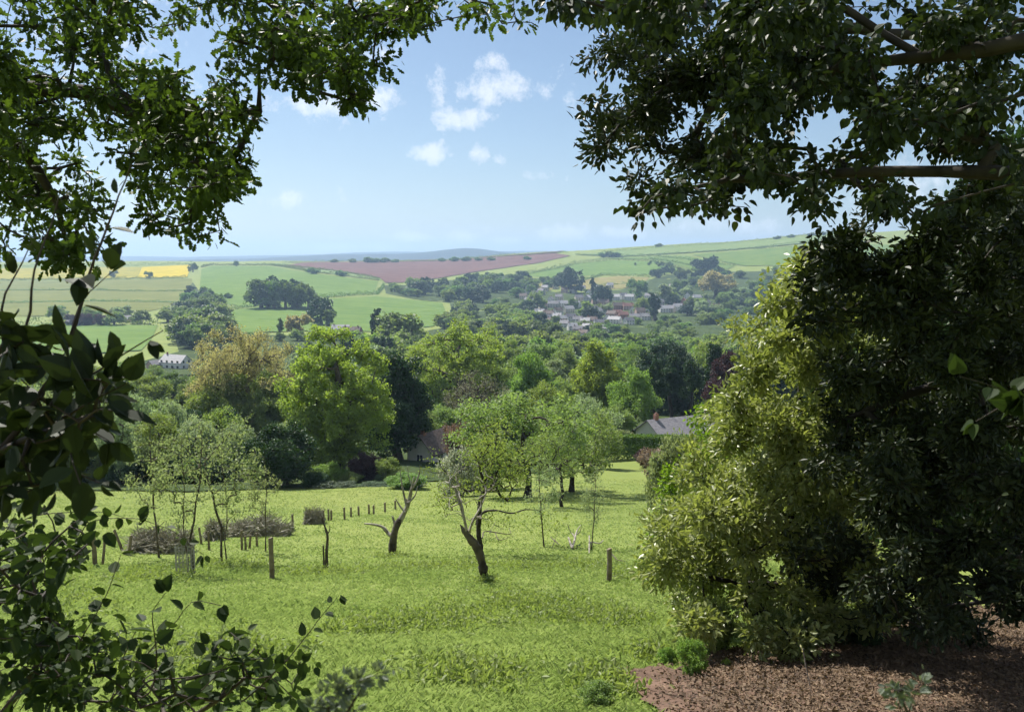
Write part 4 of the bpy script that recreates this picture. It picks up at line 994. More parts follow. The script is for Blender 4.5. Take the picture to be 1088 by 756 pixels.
post(137, 588, 567, 'post leaning right beside the left brush pile', tilt=.15, wpx=3.2, i=1)
for px, by, ty, tl, lab in ((205, 577, 557, 0, 'upright post between the left brush pile and the guarded young tree'), (214, 578, 559, -.1, 'slightly tilted post right of the guarded young tree'), (222, 584, 563, 0, 'post in front of the small upright brush bundle'), (247, 568, 555, -.15, 'short post poking up behind the long brush pile'),
    (257, 584, 562, 0, 'left one of three posts in front of the long brush pile'), (261, 584, 568, 0, 'middle short one of three posts in front of the long brush pile'), (265, 583, 567, .1, 'right one of three posts in front of the long brush pile'), (273, 581, 565, 0, 'thin post standing apart right of the three in front of the brush'), (311, 563, 545, 0, 'post at the right end of the long brush pile')):
    post(px, by, ty, lab, 'posts among the brush piles', tl, 2.6, int(px))
for k, (px, by, ty) in enumerate(((344, 556, 541), (349, 553, 540), (352, 553, 541), (366, 552, 538), (373, 549, 538), (381, 548, 537), (392, 546, 535), (397, 546, 536), (409, 544, 533), (420, 541, 531), (432, 539, 529))):
    post(px, by, ty, 'small post in the far row of fence posts curving to the dead tree', 'far row of fence posts', 0, 2.3, k)

RS = .56
def limb(P, rad, mat, name, parent=None, sides=9, seed=0, knots=.12, sub=6):
    """smooth gnarled limb along 3D points with radii"""
    g = np.random.default_rng(seed); P = np.asarray(P, float); rad = np.asarray(rad, float)
    t = np.concatenate([[0], np.cumsum(np.linalg.norm(np.diff(P, axis=0), axis=1))]); tt = np.linspace(0, t[-1], (len(P) - 1) * sub + 1)
    Q = np.stack([hermite(tt, t, P[:, k], slopes(t, P[None, :, k])[0]) for k in range(3)], 1)
    r = np.interp(tt, t, rad) * RS * (1 + knots * np.convolve(g.normal(0, 1, len(tt) + 2), [.3, .4, .3], 'valid'))
    d = norm(np.gradient(Q, axis=0)); u = norm(np.cross(d, np.array([[.3, 1., .2]]))); w2 = np.cross(d, u)
    th = np.linspace(0, 2 * np.pi, sides, endpoint=False)
    lob = 1 + knots * .8 * np.sin(th * 3 + g.uniform(0, 6))[None] + knots * .5 * g.normal(0, 1, (len(tt), sides))
    V = Q[:, None] + (u[:, None] * np.cos(th)[None, :, None] + w2[:, None] * np.sin(th)[None, :, None]) * (r[:, None] * lob)[..., None]
    n = len(tt); i = np.arange(n - 1)[:, None] * sides; k = np.arange(sides)[None]
    F = np.stack([i + k, i + (k + 1) % sides, i + sides + (k + 1) % sides, i + sides + k], -1).reshape(-1, 4)
    V = V.reshape(-1, 3); cap = len(V); V = np.vstack([V, Q[-1] + d[-1] * r[-1] * .3]); b = (n - 1) * sides
    F3 = np.array([[b + a, b + (a + 1) % sides, cap] for a in range(sides)])
    return V, [F, F3]
def limbs(name, specs, mat, parent, c0, sides=9, seed=1, knots=.12):
    Vs, F4, F3 = [], [], []; off = 0
    for s, (P, r) in enumerate(specs):
        V, (a, b) = limb(np.asarray(P) - c0, r, mat, name, sides=sides, seed=seed + s, knots=knots)
        Vs.append(V); F4.append(a + off); F3.append(b + off); off += len(V)
    return link(name, mesh_np(name, np.vstack(Vs), [np.vstack(F4), np.vstack(F3)], [M[mat]], smooth=True), parent)
def line(pts, D, dep=None):
    dep = dep or [0] * len(pts)
    return [pp(px, py, D + dd) for (px, py), dd in zip(pts, dep)]

# dead tree with pale pollarded limbs
x, y, z = ground(417, 590); A = y; c0 = np.array([x, y, z])
e = empty('dead_tree', c0, 'dead pollarded tree with pale stubby limbs, one reaching left', 'tree')
limbs('trunk', [(line([(417, 594), (417, 588), (418, 572), (421, 560), (425, 551)], A), [.36, .29, .24, .23, .21])], 'bark_oldwood', e, c0, 12)
for s, (pts, r) in enumerate([([(419, 570), (413, 567), (407, 560), (397, 557), (387, 556)], [.17, .15, .11, .08, .045]), ([(424, 554), (428, 547), (433, 537), (437, 520), (440, 507)], [.2, .18, .14, .10, .05]), ([(420, 562), (419, 555), (417, 548)], [.10, .09, .05]),
        ([(432, 538), (428, 520), (425, 500)], [.10, .06, .02]), ([(434, 534), (441, 526), (444, 516)], [.08, .05, .02]), ([(430, 544), (424, 536), (420, 529)], [.08, .05, .02]), ([(437, 520), (443, 510), (446, 500), (446, 494)], [.08, .06, .04, .015]), ([(438, 516), (434, 505), (433, 495)], [.05, .03, .012])]):
    limbs('limb', [(line(pts, A, [0, .1, .15, .1, 0][:len(pts)]), r)], 'bark_pale', e, c0, 8, 20 + s)
# leaning broken trunk
x, y, z = ground(515, 616); A = y; c0 = np.array([x, y, z])
e = empty('dead_tree', c0, 'dark leaning broken trunk with white bare branches at its top', 'tree')
limbs('trunk', [(line([(517, 619), (515, 613), (512, 597), (507, 582), (499, 571), (493, 563), (489, 557)], A), [.27, .21, .185, .19, .16, .12, .03])], 'bark_oldwood', e, c0, 14, 3, .13)
for s, (pts, r) in enumerate([([(496, 567), (493, 550), (491, 536), (486, 522), (480, 512)], [.05, .045, .035, .025, .01]), ([(498, 568), (503, 552), (510, 540), (516, 524), (518, 508)], [.05, .04, .03, .02, .01]), ([(491, 536), (482, 530), (474, 528), (466, 531)], [.03, .022, .016, .008]), ([(486, 522), (490, 510), (489, 500)], [.02, .014, .007]),
        ([(510, 540), (504, 528), (502, 516)], [.022, .014, .008]), ([(480, 512), (474, 507), (470, 500)], [.012, .01, .006]), ([(493, 550), (486, 545), (478, 546), (470, 550)], [.025, .018, .012, .006]), ([(516, 524), (524, 516), (528, 506)], [.018, .012, .006])]):
    limbs('branch', [(line(pts, A, [0, -.15, -.1, .2, .3][:len(pts)]), r)], 'bark_pale', e, c0, 6, 40 + s)
# spray of bare white twigs over the broken trunk
g_ = np.random.default_rng(91); tg = np.concatenate([at(480 + g_.normal(0, 11, 34), 520 + g_.normal(0, 14, 34), A + g_.normal(0, .35, 34)), at(516 + g_.normal(0, 9, 16), 522 + g_.normal(0, 12, 16), A + g_.normal(0, .3, 16))])
P0 = [pp(497, 568, A), pp(493, 550, A), pp(488, 532, A), pp(483, 518, A), pp(503, 552, A), pp(511, 538, A)]
Pg, pg, tg_ = grow(P0, [-1, 0, 1, 2, 0, 4], tg, .16, .14, .2, 92); V_, F_ = tubes(Pg, pg, pipe(pg, tg_, len(Pg), .0075, .035), 4)
link('twigs', mesh_np('twigs', V_ - c0, F_, [M['bark_pale']], smooth=True), e)
# snag post
x, y, z = ground(347, 604); A = y; c0 = np.array([x, y, z])
e = empty('tree_snag', c0, 'thin dead snag with a crooked top beside a short stub', 'tree stump')
limbs('trunk', [(line([(347, 607), (347, 600), (347, 585), (348, 570), (346, 562), (343, 553), (341, 546)], A), [.11, .09, .075, .075, .06, .035, .01])], 'bark_oldwood', e, c0, 9, 60)
limbs('stub', [(line([(344, 604), (344, 592), (343.5, 579)], A), [.06, .05, .035])], 'bark_oldwood', e, c0, 8, 61)
limbs('branch', [(line([(347.5, 568), (350, 563), (350.5, 558)], A), [.04, .03, .012])], 'bark_oldwood', e, c0, 7, 62)
# long drooping branch of the old apple tree
for s, (pts, r, lab) in enumerate([([(506, 557), (509, 549), (514, 544), (527, 542), (543, 545), (560, 541), (577, 542)], [.11, .10, .09, .075, .06, .045, .015], 'long low branch')]):
    c0 = np.array(pp(506, 590, 35.3)); ap = bpy.data.objects.get('apple_tree'); A = 35.5
    V, (a, b) = limb(np.array(line(pts, A)) , r, None, 'limb', seed=5)
    o = link('limb', mesh_np('limb', V, [a, b], [M['bark_dark']], smooth=True)); o.parent = ap
    bpy.context.view_layer.update(); o.matrix_parent_inverse = ap.matrix_world.inverted()
    cl = np.array([pp(px + rng.normal(0, 5), py + rng.normal(0, 5), A + rng.normal(0, .2)) for px, py in [(575, 545), (585, 548), (560, 549), (570, 555), (545, 552), (592, 556), (580, 560), (600, 548), (533, 549)] for _ in range(26)])
    V, F, rn = leaves(cl, .11, T_OVAL); o2 = link('leaves', mesh_np('leaves', V, F, [M['leaf_olive']], rn)); o2.parent = ap; o2.matrix_parent_inverse = ap.matrix_world.inverted()
# fallen branches
def fallen(px, py, specs, lab, mat='bark_pale', seed=0):
    x, y, z = ground(px, py); c0 = np.array([x, y, z])
    limbs('fallen_branch', [([np.array(ground(a, b)) + np.array([0, 0, h]) for a, b, h in pts], r) for pts, r in specs], mat, None, c0, 7, seed).location = c0
    o = bpy.context.scene.collection.objects[-1]; tag(o, lab, 'fallen branch')
fallen(610, 583, [([(604, 578, .3), (608, 584, .06), (611, 580, .35), (613, 576, .55), (617, 574, .75)], [.07, .09, .08, .05, .02]), ([(611, 580, .35), (607, 578, .5), (603, 578, .9)], [.06, .04, .02]), ([(613, 578, .45), (616, 579, .6), (618, 580, .9)], [.05, .03, .015])], 'white forked fallen branch lying between the two slim saplings')
fallen(590, 582, [([(585, 577, .3), (589, 580, .25), (596, 582, .1)], [.03, .045, .02]), ([(587, 582, .05), (592, 578, .5)], [.03, .012])], 'small grey fallen branch right of the left sapling', 'bark_oldwood', 3)
fallen(633, 583, [([(626, 584, .1), (630, 582, .25), (636, 582, .2), (641, 581, .3)], [.07, .06, .05, .03]), ([(626, 588, .0), (626, 580, .45)], [.06, .05])], 'grey log beside the foot of the right slim sapling', 'bark_pale', 6)
fallen(655, 597, [([(650, 594, .2), (656, 598, .1), (664, 599, .1)], [.03, .03, .012])], 'thin dark branch lying right of the short post', 'bark_oldwood', 9)
fallen(535, 575, [([(512, 577, .25), (522, 572, .35), (534, 572, .25), (541, 566, .3)], [.05, .05, .04, .015]), ([(526, 572, .3), (532, 577, .15), (543, 574, .2)], [.035, .03, .012]), ([(520, 573, .3), (527, 567, .7)], [.03, .012])], 'brown fallen bough under the old apple tree', 'bark_oldwood', 12)
# brush piles tied between the posts
def brush(px, by, ty, wpx, lab, seed, depth=1.0, name='brush_pile', ntw=900):
    g = np.random.default_rng(seed); x, y, z = ground(px, by); L = wpx / 900 * y; H = (by - ty) / 900 * y
    n = ntw; c = np.stack([g.uniform(-.5, .5, n) * L, g.normal(0, .22, n) * depth, np.zeros(n)], 1)
    env = np.sqrt(np.clip(1 - (2 * c[:, 0] / L) ** 2, .04, 1)) * (.75 + .3 * np.sin(c[:, 0] * 5 + seed)); c[:, 2] = g.uniform(.02, .9, n) * H * env
    d = norm(np.stack([g.normal(0, 1, n), g.normal(0, .5, n), g.normal(0, .55, n)], 1)); ln = g.uniform(.15, .75, n)[:, None]
    P = np.concatenate([c - d * ln, c + d * ln]); P[:, 2] = np.maximum(P[:, 2], .02); P[:, 0] = np.clip(P[:, 0], -L * .56, L * .56); P[:, 2] = np.minimum(P[:, 2], H * 1.35)
    par = np.concatenate([np.full(n, -1), np.arange(n)]); rad = np.concatenate([np.full(n, .016), np.full(n, .008)])
    V, F = tubes(P, par, rad, 3)
    cc = c[g.integers(0, n, n * 2)] + g.normal(0, .05, (n * 2, 3)); LV, LF, rn = leaves(cc, .10, T_DIAMOND, g=g, upbias=0)
    me = mesh_np(name, np.vstack([V, LV]), [np.vstack([F, LF + len(V)])], [M['brush_twig']], np.concatenate([g.uniform(0, 1, len(F)), rn]))
    tag(link(name, me, None, (x, y, z)), lab, 'brush pile', 'brush piles along the fence posts')
brush(276, 569, 549, 62, 'long low brush pile of grey brown cuttings in front of the dark bush', 1, 1.6, ntw=2000)
brush(229, 574, 554, 16, 'small upright brush bundle between the two pale young trees', 2, .9, ntw=700)
brush(334, 556, 541, 18, 'small brush pile with a stick on top beside the far post row', 3, 1, ntw=800)
brush(170, 586, 563, 56, 'brown brush pile at the left behind the guarded young tree', 4, 1.5, ntw=2200)
# mesh guard round the young tree
x, y, z = ground(188, 609); m_ = MB()
for k in range(14):
    a = k / 14 * 2 * math.pi
    for r_ in (.26,): m_.box(r_ * math.cos(a) - .008, r_ * math.cos(a) + .008, r_ * math.sin(a) - .008, r_ * math.sin(a) + .008, -.05, .85)
for zz in np.linspace(.05, .84, 8):
    for k in range(14):
        a0, a1 = k / 14 * 2 * math.pi, (k + 1) / 14 * 2 * math.pi; p0 = np.array([.26 * math.cos(a0), .26 * math.sin(a0)]); p1 = np.array([.26 * math.cos(a1), .26 * math.sin(a1)])
        b = len(m_.v); m_.v += [(*p0, zz), (*p1, zz), (*p1, zz + .02), (*p0, zz + .02)]; m_.f.append((b, b + 1, b + 2, b + 3))
yt = [o for o in C.objects if o.name.startswith('young_tree') and 'guard round' in o.get('label', '')][0]
plainmat('guard_wire', (.30, .29, .26), (.40, .39, .35), 4, .6, 0)
tag(m_.build('tree_guard', M['guard_wire'], None, yt.location), 'pale wire mesh guard standing round the foot of a young tree', 'tree guard')

# ------------------------------------------------------------------ bare earth and leaf litter under the trees on the right
EARTH = [(664, 716), (690, 711), (715, 713), (745, 703), (768, 693), (800, 694), (850, 686), (920, 668), (1000, 650), (1088, 638), (1300, 600), (1500, 640), (1500, 900), (1088, 1000), (900, 1000), (800, 900), (742, 775), (700, 760), (682, 742)]
_e = []
for _a, _b in zip(EARTH, EARTH[1:] + EARTH[:1]):
    _n = max(2, int(math.hypot(_b[0] - _a[0], _b[1] - _a[1]) / 6))
    for _k in range(_n):
        _t = _k / _n; _j = 1 if min(_a[1], _b[1]) < 780 else 0
        _e.append((_a[0] + (_b[0] - _a[0]) * _t + _j * rng.normal(0, 3.5), _a[1] + (_b[1] - _a[1]) * _t + _j * rng.normal(0, 1.6)))
ew = [tuple(ground(*p)[:2]) for p in _e]
M['bare_soil'] = surfmat('bare_soil', (.085, .05, .034), (.175, .11, .077), 1.2, .95, .8, 14)
drape('bare_earth', ew, M['bare_soil'], .03, .35)
gl = np.random.default_rng(31)
def scatter_poly(poly, n, g):
    xs = [p[0] for p in poly]; ys = [p[1] for p in poly]
    q = np.stack([g.uniform(min(xs), max(xs), n), g.uniform(min(ys), max(ys), n)], 1)
    return q[in_poly(q[:, 0], q[:, 1], poly)]
_q = gl.uniform((-1, 3), (12, 17), (330000, 2)); q = _q[in_poly(_q[:, 0], _q[:, 1], ew)]; q = q[(np.abs(q[:, 0] / np.maximum(q[:, 1], .1)) < .72) & (q[:, 1] < 17)]; print('litter', len(q))
colq = CX + FPX * q[:, 0] / np.maximum(q[:, 1], 1)
keep = gl.random(len(q)) < np.clip((colq - 690) / 110, .12, 1); q = q[keep]
edge_n = np.sin(q[:, 0] * 3.1) * np.sin(q[:, 1] * 2.7)
z = height(q[:, 0], q[:, 1]) + .035 + gl.uniform(0, .045, len(q))
d = gl.normal(0, 1, (len(q), 3)); d[:, 2] *= .35
T, F = T_OVAL; d = norm(d); up = gl.normal(0, .45, (len(q), 3)); up[:, 2] += 1; b = norm(np.cross(up, d)); nn = np.cross(d, b); s = gl.uniform(.012, .056, len(q))
V = np.column_stack([q, z])[:, None] + s[:, None, None] * (T[None, :, :1] * d[:, None] + T[None, :, 1:2] * b[:, None] + T[None, :, 2:] * nn[:, None])
FF = (np.arange(len(q))[:, None, None] * len(T) + F[None]).reshape(-1, F.shape[1])
tag(link('leaf_litter', mesh_np('leaf_litter', V.reshape(-1, 3), FF, [M['litter']], np.repeat(gl.uniform(0, 1, len(q)), 2))), 'dry brown fallen leaves covering the earth under the trees', kind='stuff')

# ------------------------------------------------------------------ grass
gg = np.random.default_rng(17)
def grassfield(ntuft, per, y0, y1, hgt, wmul, sig, power, mat, name, label, widen=1.0, colnoise=True):
    u = gg.random(ntuft); Y = y0 * (y1 / y0) ** (u ** power)
    X = gg.uniform(-.68, .68, ntuft) * (Y + 1.5)
    k = ~in_poly(X, Y, ew); col = CX + FPX * X / Y
    k &= ~((Y < 40) & (col > 900 + (Y - 10) * 4))
    X, Y = X[k], Y[k]
    dn = .5 + .5 * np.sin(X * .9 + 2 * np.sin(Y * .35)) * np.sin(Y * .55 + 1.5 * np.sin(X * .4)); tall = .7 + .35 * dn ** 2 + .25 * gg.random(len(X))
    n = len(X) * per
    bx = np.repeat(X, per) + gg.normal(0, 1, n) * sig(np.repeat(Y, per)); by = np.repeat(Y, per) + gg.normal(0, 1, n) * sig(np.repeat(Y, per))
    kk = ~in_poly(bx, by, ew); bx, by = bx[kk], by[kk]; n = len(bx); tl = np.repeat(tall, per)[kk]
    bz = height(bx, by) - .01
    h = hgt * tl * gg.uniform(.4, 1.25, n); w_ = np.maximum(.0034, .00046 * by) * wmul * gg.uniform(.6, 1.3, n)
    a = gg.uniform(0, 6.283, n); ln = gg.uniform(.4, 1.6, n) * h; dx, dy = np.cos(a), np.sin(a)
    a2 = gg.uniform(0, 6.283, n); wx, wy = np.cos(a2) * w_, np.sin(a2) * w_
    V = np.stack([np.stack([bx - wx, by - wy, bz], 1), np.stack([bx + wx, by + wy, bz], 1), np.stack([bx + dx * ln * .35 + wx * .6, by + dy * ln * .35 + wy * .6, bz + h * .62], 1), np.stack([bx + dx * ln, by + dy * ln, bz + h * .8], 1)], 1)
    F = np.arange(n)[:, None] * 4 + np.array([[0, 1, 2, 3]])
    rn = np.clip(gg.random(n) * .8 + .25 * np.repeat(gg.random(len(X)), per)[kk], 0, 1)
    tag(link(name, mesh_np(name, V.reshape(-1, 3), F, [M[mat]], rn)), label, kind='stuff')
grassfield(24000, 15, 4.5, 26, .085, 1.0, lambda y: .06 + .005 * y, .8, 'grass_blade', 'grass', 'grazed meadow grass')
grassfield(30000, 10, 22, 100, .085, 1.1, lambda y: .10 + .005 * y, .75, 'grass_blade', 'grass', 'grazed meadow grass further down the slope')
# rougher weeds and seed heads in patches
pat = [(500, 600, 46, 5), (440, 603, 40, 4), (560, 604, 30, 4), (620, 600, 40, 6), (665, 612, 30, 8), (340, 608, 60, 5), (250, 600, 60, 5), (160, 612, 60, 9), (600, 655, 60, 12), (660, 660, 40, 10), (560, 640, 70, 10), (480, 660, 60, 12), (640, 730, 36, 16), (690, 700, 20, 6), (400, 668, 60, 10), (230, 700, 90, 25), (70, 640, 60, 20), (120, 700, 60, 25), (500, 720, 60, 15), (418, 592, 24, 3), (515, 617, 14, 2)]
pts = []
for px, py, rx_, ry_ in pat:
    for _ in range(int(rx_ * 1.5)):
        a, b = gg.normal(0, .5, 2); x, y, z = ground(px + a * rx_, min(py + b * ry_, 770)); pts.append((x, y, z))
pts = np.array(pts); per = 18; n = len(pts) * per
hh = np.repeat(gg.uniform(.05, .2, len(pts)), per); bx = np.repeat(pts, per, 0) + gg.normal(0, .09, (n, 3)) * np.array([1, 1, 0]); bx[:, 2] += gg.uniform(.1, 1, n) * hh
LV, LF, rn = leaves(bx, .075, T_LONG, g=gg, droop=-.6, upbias=.2)
tag(link('weeds', mesh_np('weeds', LV, LF, [M['weed']], rn)), 'taller weeds and docks in patches of the meadow', kind='stuff')
# ------------------------------------------------------------------ the trees and shrubs that frame the view
def near_plant(name, label, cat, base, limbs_, blobs, leaf, tmpl, mat, bark='bark_dark', per1000=1.0, nleaf=9, spread=.13, step=.28, rt=.0035, seed=1, droop=.25, upb=.6, sides=5, group=None, rmax=None,
               wob=.12, shoots=(), shoot_sp=.05, shoot_leaf=None, sag=0., depth=None, parts=('trunk', 'crown'), extra=None, dbias=1.1, sv=.35, expo=.5, lump=None):
    """limbs_: rough polylines in (photo x, photo y, distance) or world xyz; blobs: ellipses (x, y, rx, ry, weight, near, far)"""
    g = np.random.default_rng(seed)
    base = np.asarray(base, float)
    P = []; par = []
    for ln in limbs_:
        pts = [np.asarray(p[1:], float) if p[0] == 'w' else np.array(at(*p)) for p in ln['pts']]
        # join to the nearest node already there
        start = -1
        if P:
            start = int(np.argmin(np.linalg.norm(np.array(P) - pts[0], axis=1)))
        prev = start
        full = [P[start]] + pts if start >= 0 else pts
        for k, p in enumerate(full):
            if k == 0:
                if start < 0: P.append(p); par.append(-1); prev = 0
                continue
            a = P[prev].copy(); m = max(1, int(np.linalg.norm(p - a) / step))
            for j in range(1, m + 1):
                q = a + (p - a) * j / m + g.normal(0, .05 * np.linalg.norm(p - a) / m, 3) * (j < m)
                P.append(q); par.append(prev); prev = len(P) - 1
    T = []
    for bl in blobs:
        px, py, rx, ry, w_ = bl[:5]; dn, df = bl[5:7] if len(bl) > 5 else depth
        n = max(1, int(rx * ry * math.pi / 1000 * per1000 * w_ + g.random()))
        if lump:       # sprays: clusters gather round the ends of boughs, a few reach out past the mass
            ln_, lr = lump; nl = max(2, int(rx * ry * math.pi / 1000 * ln_ * w_ + g.random()))
            th = g.uniform(0, 2 * np.pi, nl); r = np.sqrt(g.uniform(0, 1.12, nl)); lx, ly = px + rx * r * np.cos(th), py + ry * r * np.sin(th); lD = g.uniform(dn, df, nl)
            i = g.integers(0, nl, n); R_ = lr * g.uniform(.5, 1.4, nl)[i]; v = norm(g.normal(0, 1, (n, 3))) * (R_ * g.uniform(0, 1, n) ** .5)[:, None]
            D = np.clip(lD[i] + v[:, 2] * lD[i] / 900 * 1.3, dn * .97, df * 1.03)
            T.append(at(lx[i] + v[:, 0] * 1.25, ly[i] + v[:, 1] * .8 + .012 * v[:, 0] ** 2 * .5, D)); continue
        th = g.uniform(0, 2 * np.pi, n); r = np.sqrt(g.uniform(0, 1, n))
        D = g.uniform(dn, df, n)
        T.append(at(px + rx * r * np.cos(th), py + ry * r * np.sin(th), D))
    T = np.concatenate(T)
    lowest = height(T[:, 0], T[:, 1]) + .12; T[:, 2] = np.maximum(T[:, 2], lowest)
    P, par, tips = grow(P, par, T, step, wob, .25, seed, sag)
    rad = pipe(par, tips, len(P), rt, rmax, expo)
    TV, TF = tubes(P, par, rad, sides)
    # leaves round each twig end and a little way back along it
    k = np.array([i for i, _ in tips]); tip = P[k]; back = P[par[k]]
    f = g.uniform(-.1, .9, (len(k), nleaf)); c = tip[:, None] + (back - tip)[:, None] * f[..., None] + norm(g.normal(0, 1, (len(k), nleaf, 3))) * (spread * g.uniform(.1, 1, (len(k), nleaf)))[..., None]
    dirs = norm(c - (tip + (back - tip) * .7)[:, None]).reshape(-1, 3)
    LV, LF, rn = leaves(c.reshape(-1, 3), leaf, tmpl, dirs, dbias, upb, sv, g, droop)
    sets = [(LV, LF, rn)]; tv = [TV]; tf = [TF]
    for sh in shoots:                      # drawn-out shoots with leaves set alternately along them
        pts = np.array([at(*p) for p in sh['pts']]); j0 = np.argmin(np.linalg.norm(P - pts[0], axis=1))
        if .01 < np.linalg.norm(P[j0] - pts[0]): pts = np.vstack([P[j0], pts])
        t = np.concatenate([[0], np.cumsum(np.linalg.norm(np.diff(pts, axis=0), axis=1))])
        tt = np.linspace(0, t[-1], max(6, int(t[-1] / .03))); Q = np.stack([hermite(tt, t, pts[:, j], slopes(t, pts[None, :, j])[0]) for j in range(3)], 1)
        Q = Q + np.cumsum(g.normal(0, .0012, Q.shape), 0)
        r0 = sh.get('r', .004); rr = np.linspace(r0, r0 * .3, len(Q)); pr = np.arange(-1, len(Q) - 1)
        V2, F2 = tubes(Q, pr, rr, 6); tf.append(F2 + sum(len(v) for v in tv)); tv.append(V2)
        sp2 = sh.get('sp', shoot_sp); s0 = sh.get('from', .15); nl = int(t[-1] * (1 - s0) / sp2); tang = norm(np.gradient(Q, axis=0))
        cs, ds, ss = [], [], []
        for q in range(nl + 1):
            u = s0 + (1 - s0) * q / max(nl, 1); i = int(u * (len(Q) - 1)); sd = 1 if q % 2 else -1
            side = norm(np.cross(tang[i], np.array([g.normal(0, .5), -1, g.normal(0, .5)]))[None])[0] * sd
            for _ in range(3 if q == nl else sh.get('whorl', 1)):
                cs.append(Q[i]); ds.append(norm((side * .9 + tang[i] * g.uniform(.3, .9) + g.normal(0, .35, 3))[None])[0]); ss.append(sh.get('leaf', shoot_leaf or leaf) * .84 * (1.05 - .5 * max(0, u - .6)) * g.uniform(.75, 1.2))
        cs, ds, ss = np.array(cs), np.array(ds), np.array(ss); TT, FF = sh.get('tmpl', tmpl)
        up = g.normal(0, .55, (len(cs), 3)); up[:, 2] += .8; up[:, 1] -= .35; b = norm(np.cross(up, ds)); nn = np.cross(ds, b)
        V3 = (cs + ds * .006)[:, None] + ss[:, None, None] * (TT[None, :, :1] * ds[:, None] + TT[None, :, 1:2] * b[:, None] + TT[None, :, 2:] * nn[:, None])
        F3 = (np.arange(len(cs))[:, None, None] * len(TT) + FF[None]).reshape(-1, FF.shape[1])
        sets.append((V3.reshape(-1, 3), F3, np.repeat(g.uniform(0, 1, len(cs)), len(FF))))
    e = empty(name, base, label, cat, group)
    TV = np.concatenate(tv); TF = np.concatenate(tf)
    link(parts[0], mesh_np(parts[0], TV - base, TF, [M[bark]], np.zeros(len(TF)), smooth=True), e)
    off = 0; Fs = {}; Vs = []; Rn = {}
    for V, F, r_ in sets:
        Fs.setdefault(F.shape[1], []).append(F + off); Rn.setdefault(F.shape[1], []).append(r_); off += len(V); Vs.append(V)
    ks = list(Fs)
    link(parts[1], mesh_np(parts[1], np.concatenate(Vs) - base, [np.concatenate(Fs[k]) for k in ks], [M[mat]], np.concatenate([np.concatenate(Rn[k]) for k in ks])), e)
    return e
def W(x, y, dz): return ('w', x, y, gz(x, y) + dz)

# old oak on the left, trunk just outside the picture
ob = (-8.2, 6.5, gz(-8.2, 6.5))
OAK = [(20, 20, 70, 50, .8), (95, 15, 50, 35, .7), (55, 75, 70, 35, 1), (20, 115, 60, 40, 1.1), (130, 105, 60, 33, 1.2), (195, 118, 55, 30, 1.35), (248, 118, 36, 20, 1.2), (205, 165, 56, 42, 1.5), (195, 205, 42, 36, 1.3), (232, 180, 28, 34, 1.1), (213, 244, 26, 12, 1.0), (150, 150, 48, 30, 1), (90, 150, 40, 28, .7),
    (25, 165, 45, 35, .6), (15, 210, 35, 40, .75), (70, 205, 32, 30, .5), (60, 245, 46, 28, 1.0), (30, 270, 35, 22, .7), (92, 262, 22, 20, .6), (90, 180, 20, 30, .4), (-40, 150, 50, 150, .6),
    (185, 18, 26, 16, .5), (215, 12, 40, 14, .9), (270, 20, 42, 24, 1.2), (320, 30, 48, 30, 1.4), (368, 45, 42, 40, 1.2), (345, 75, 36, 28, 1.1), (366, 112, 20, 22, 1.3), (312, 80, 28, 22, .7), (400, 22, 42, 22, 1.2), (440, 10, 48, 16, 1.4), (470, 6, 40, 12, 1.3), (520, 4, 34, 11, 1.6), (262, 66, 22, 20, .8), (200, -50, 260, 50, .5)]
near_plant('oak_tree', 'old oak overhanging the top left with lobed sunlit leaves on dark limbs', 'tree', ob,
    [dict(pts=[W(-8.2, 6.5, -.3), W(-8.15, 6.5, 1.5), W(-8.0, 6.6, 3.0), W(-7.8, 6.8, 4.8), W(-7.4, 7, 6.6)]),
     dict(pts=[('w', -6.8, 6.8, gz(-8.2, 6.5) + 3.6), (-60, 85, 7), (20, 93, 7.2), (90, 98, 7.3), (150, 125, 7.4), (200, 160, 7.5), (222, 200, 7.5)]),
     dict(pts=[(110, 104, 7.3), (180, 118, 7.6), (250, 122, 7.8), (275, 118, 7.9)]),
     dict(pts=[('w', -6.5, 6.9, gz(-8.2, 6.5) + 5.4), (-40, -60, 7), (120, -70, 7), (240, -40, 7.2), (300, 15, 7.4), (335, 50, 7.5), (365, 100, 7.6)]),
     dict(pts=[(240, -40, 7.2), (330, -25, 7.4), (420, -2, 7.6), (520, -4, 7.8)]),
     dict(pts=[(-60, 85, 7), (-10, 130, 7.2), (30, 165, 7.4), (60, 215, 7.5), (70, 255, 7.5)])],
    OAK, .080, T_OAK, 'leaf_oak', depth=(6.2, 8.8), per1000=5.6, nleaf=19, spread=.16, lump=(1.2, 18), step=.26, rt=.0032, seed=101, rmax=.30, droop=.35)

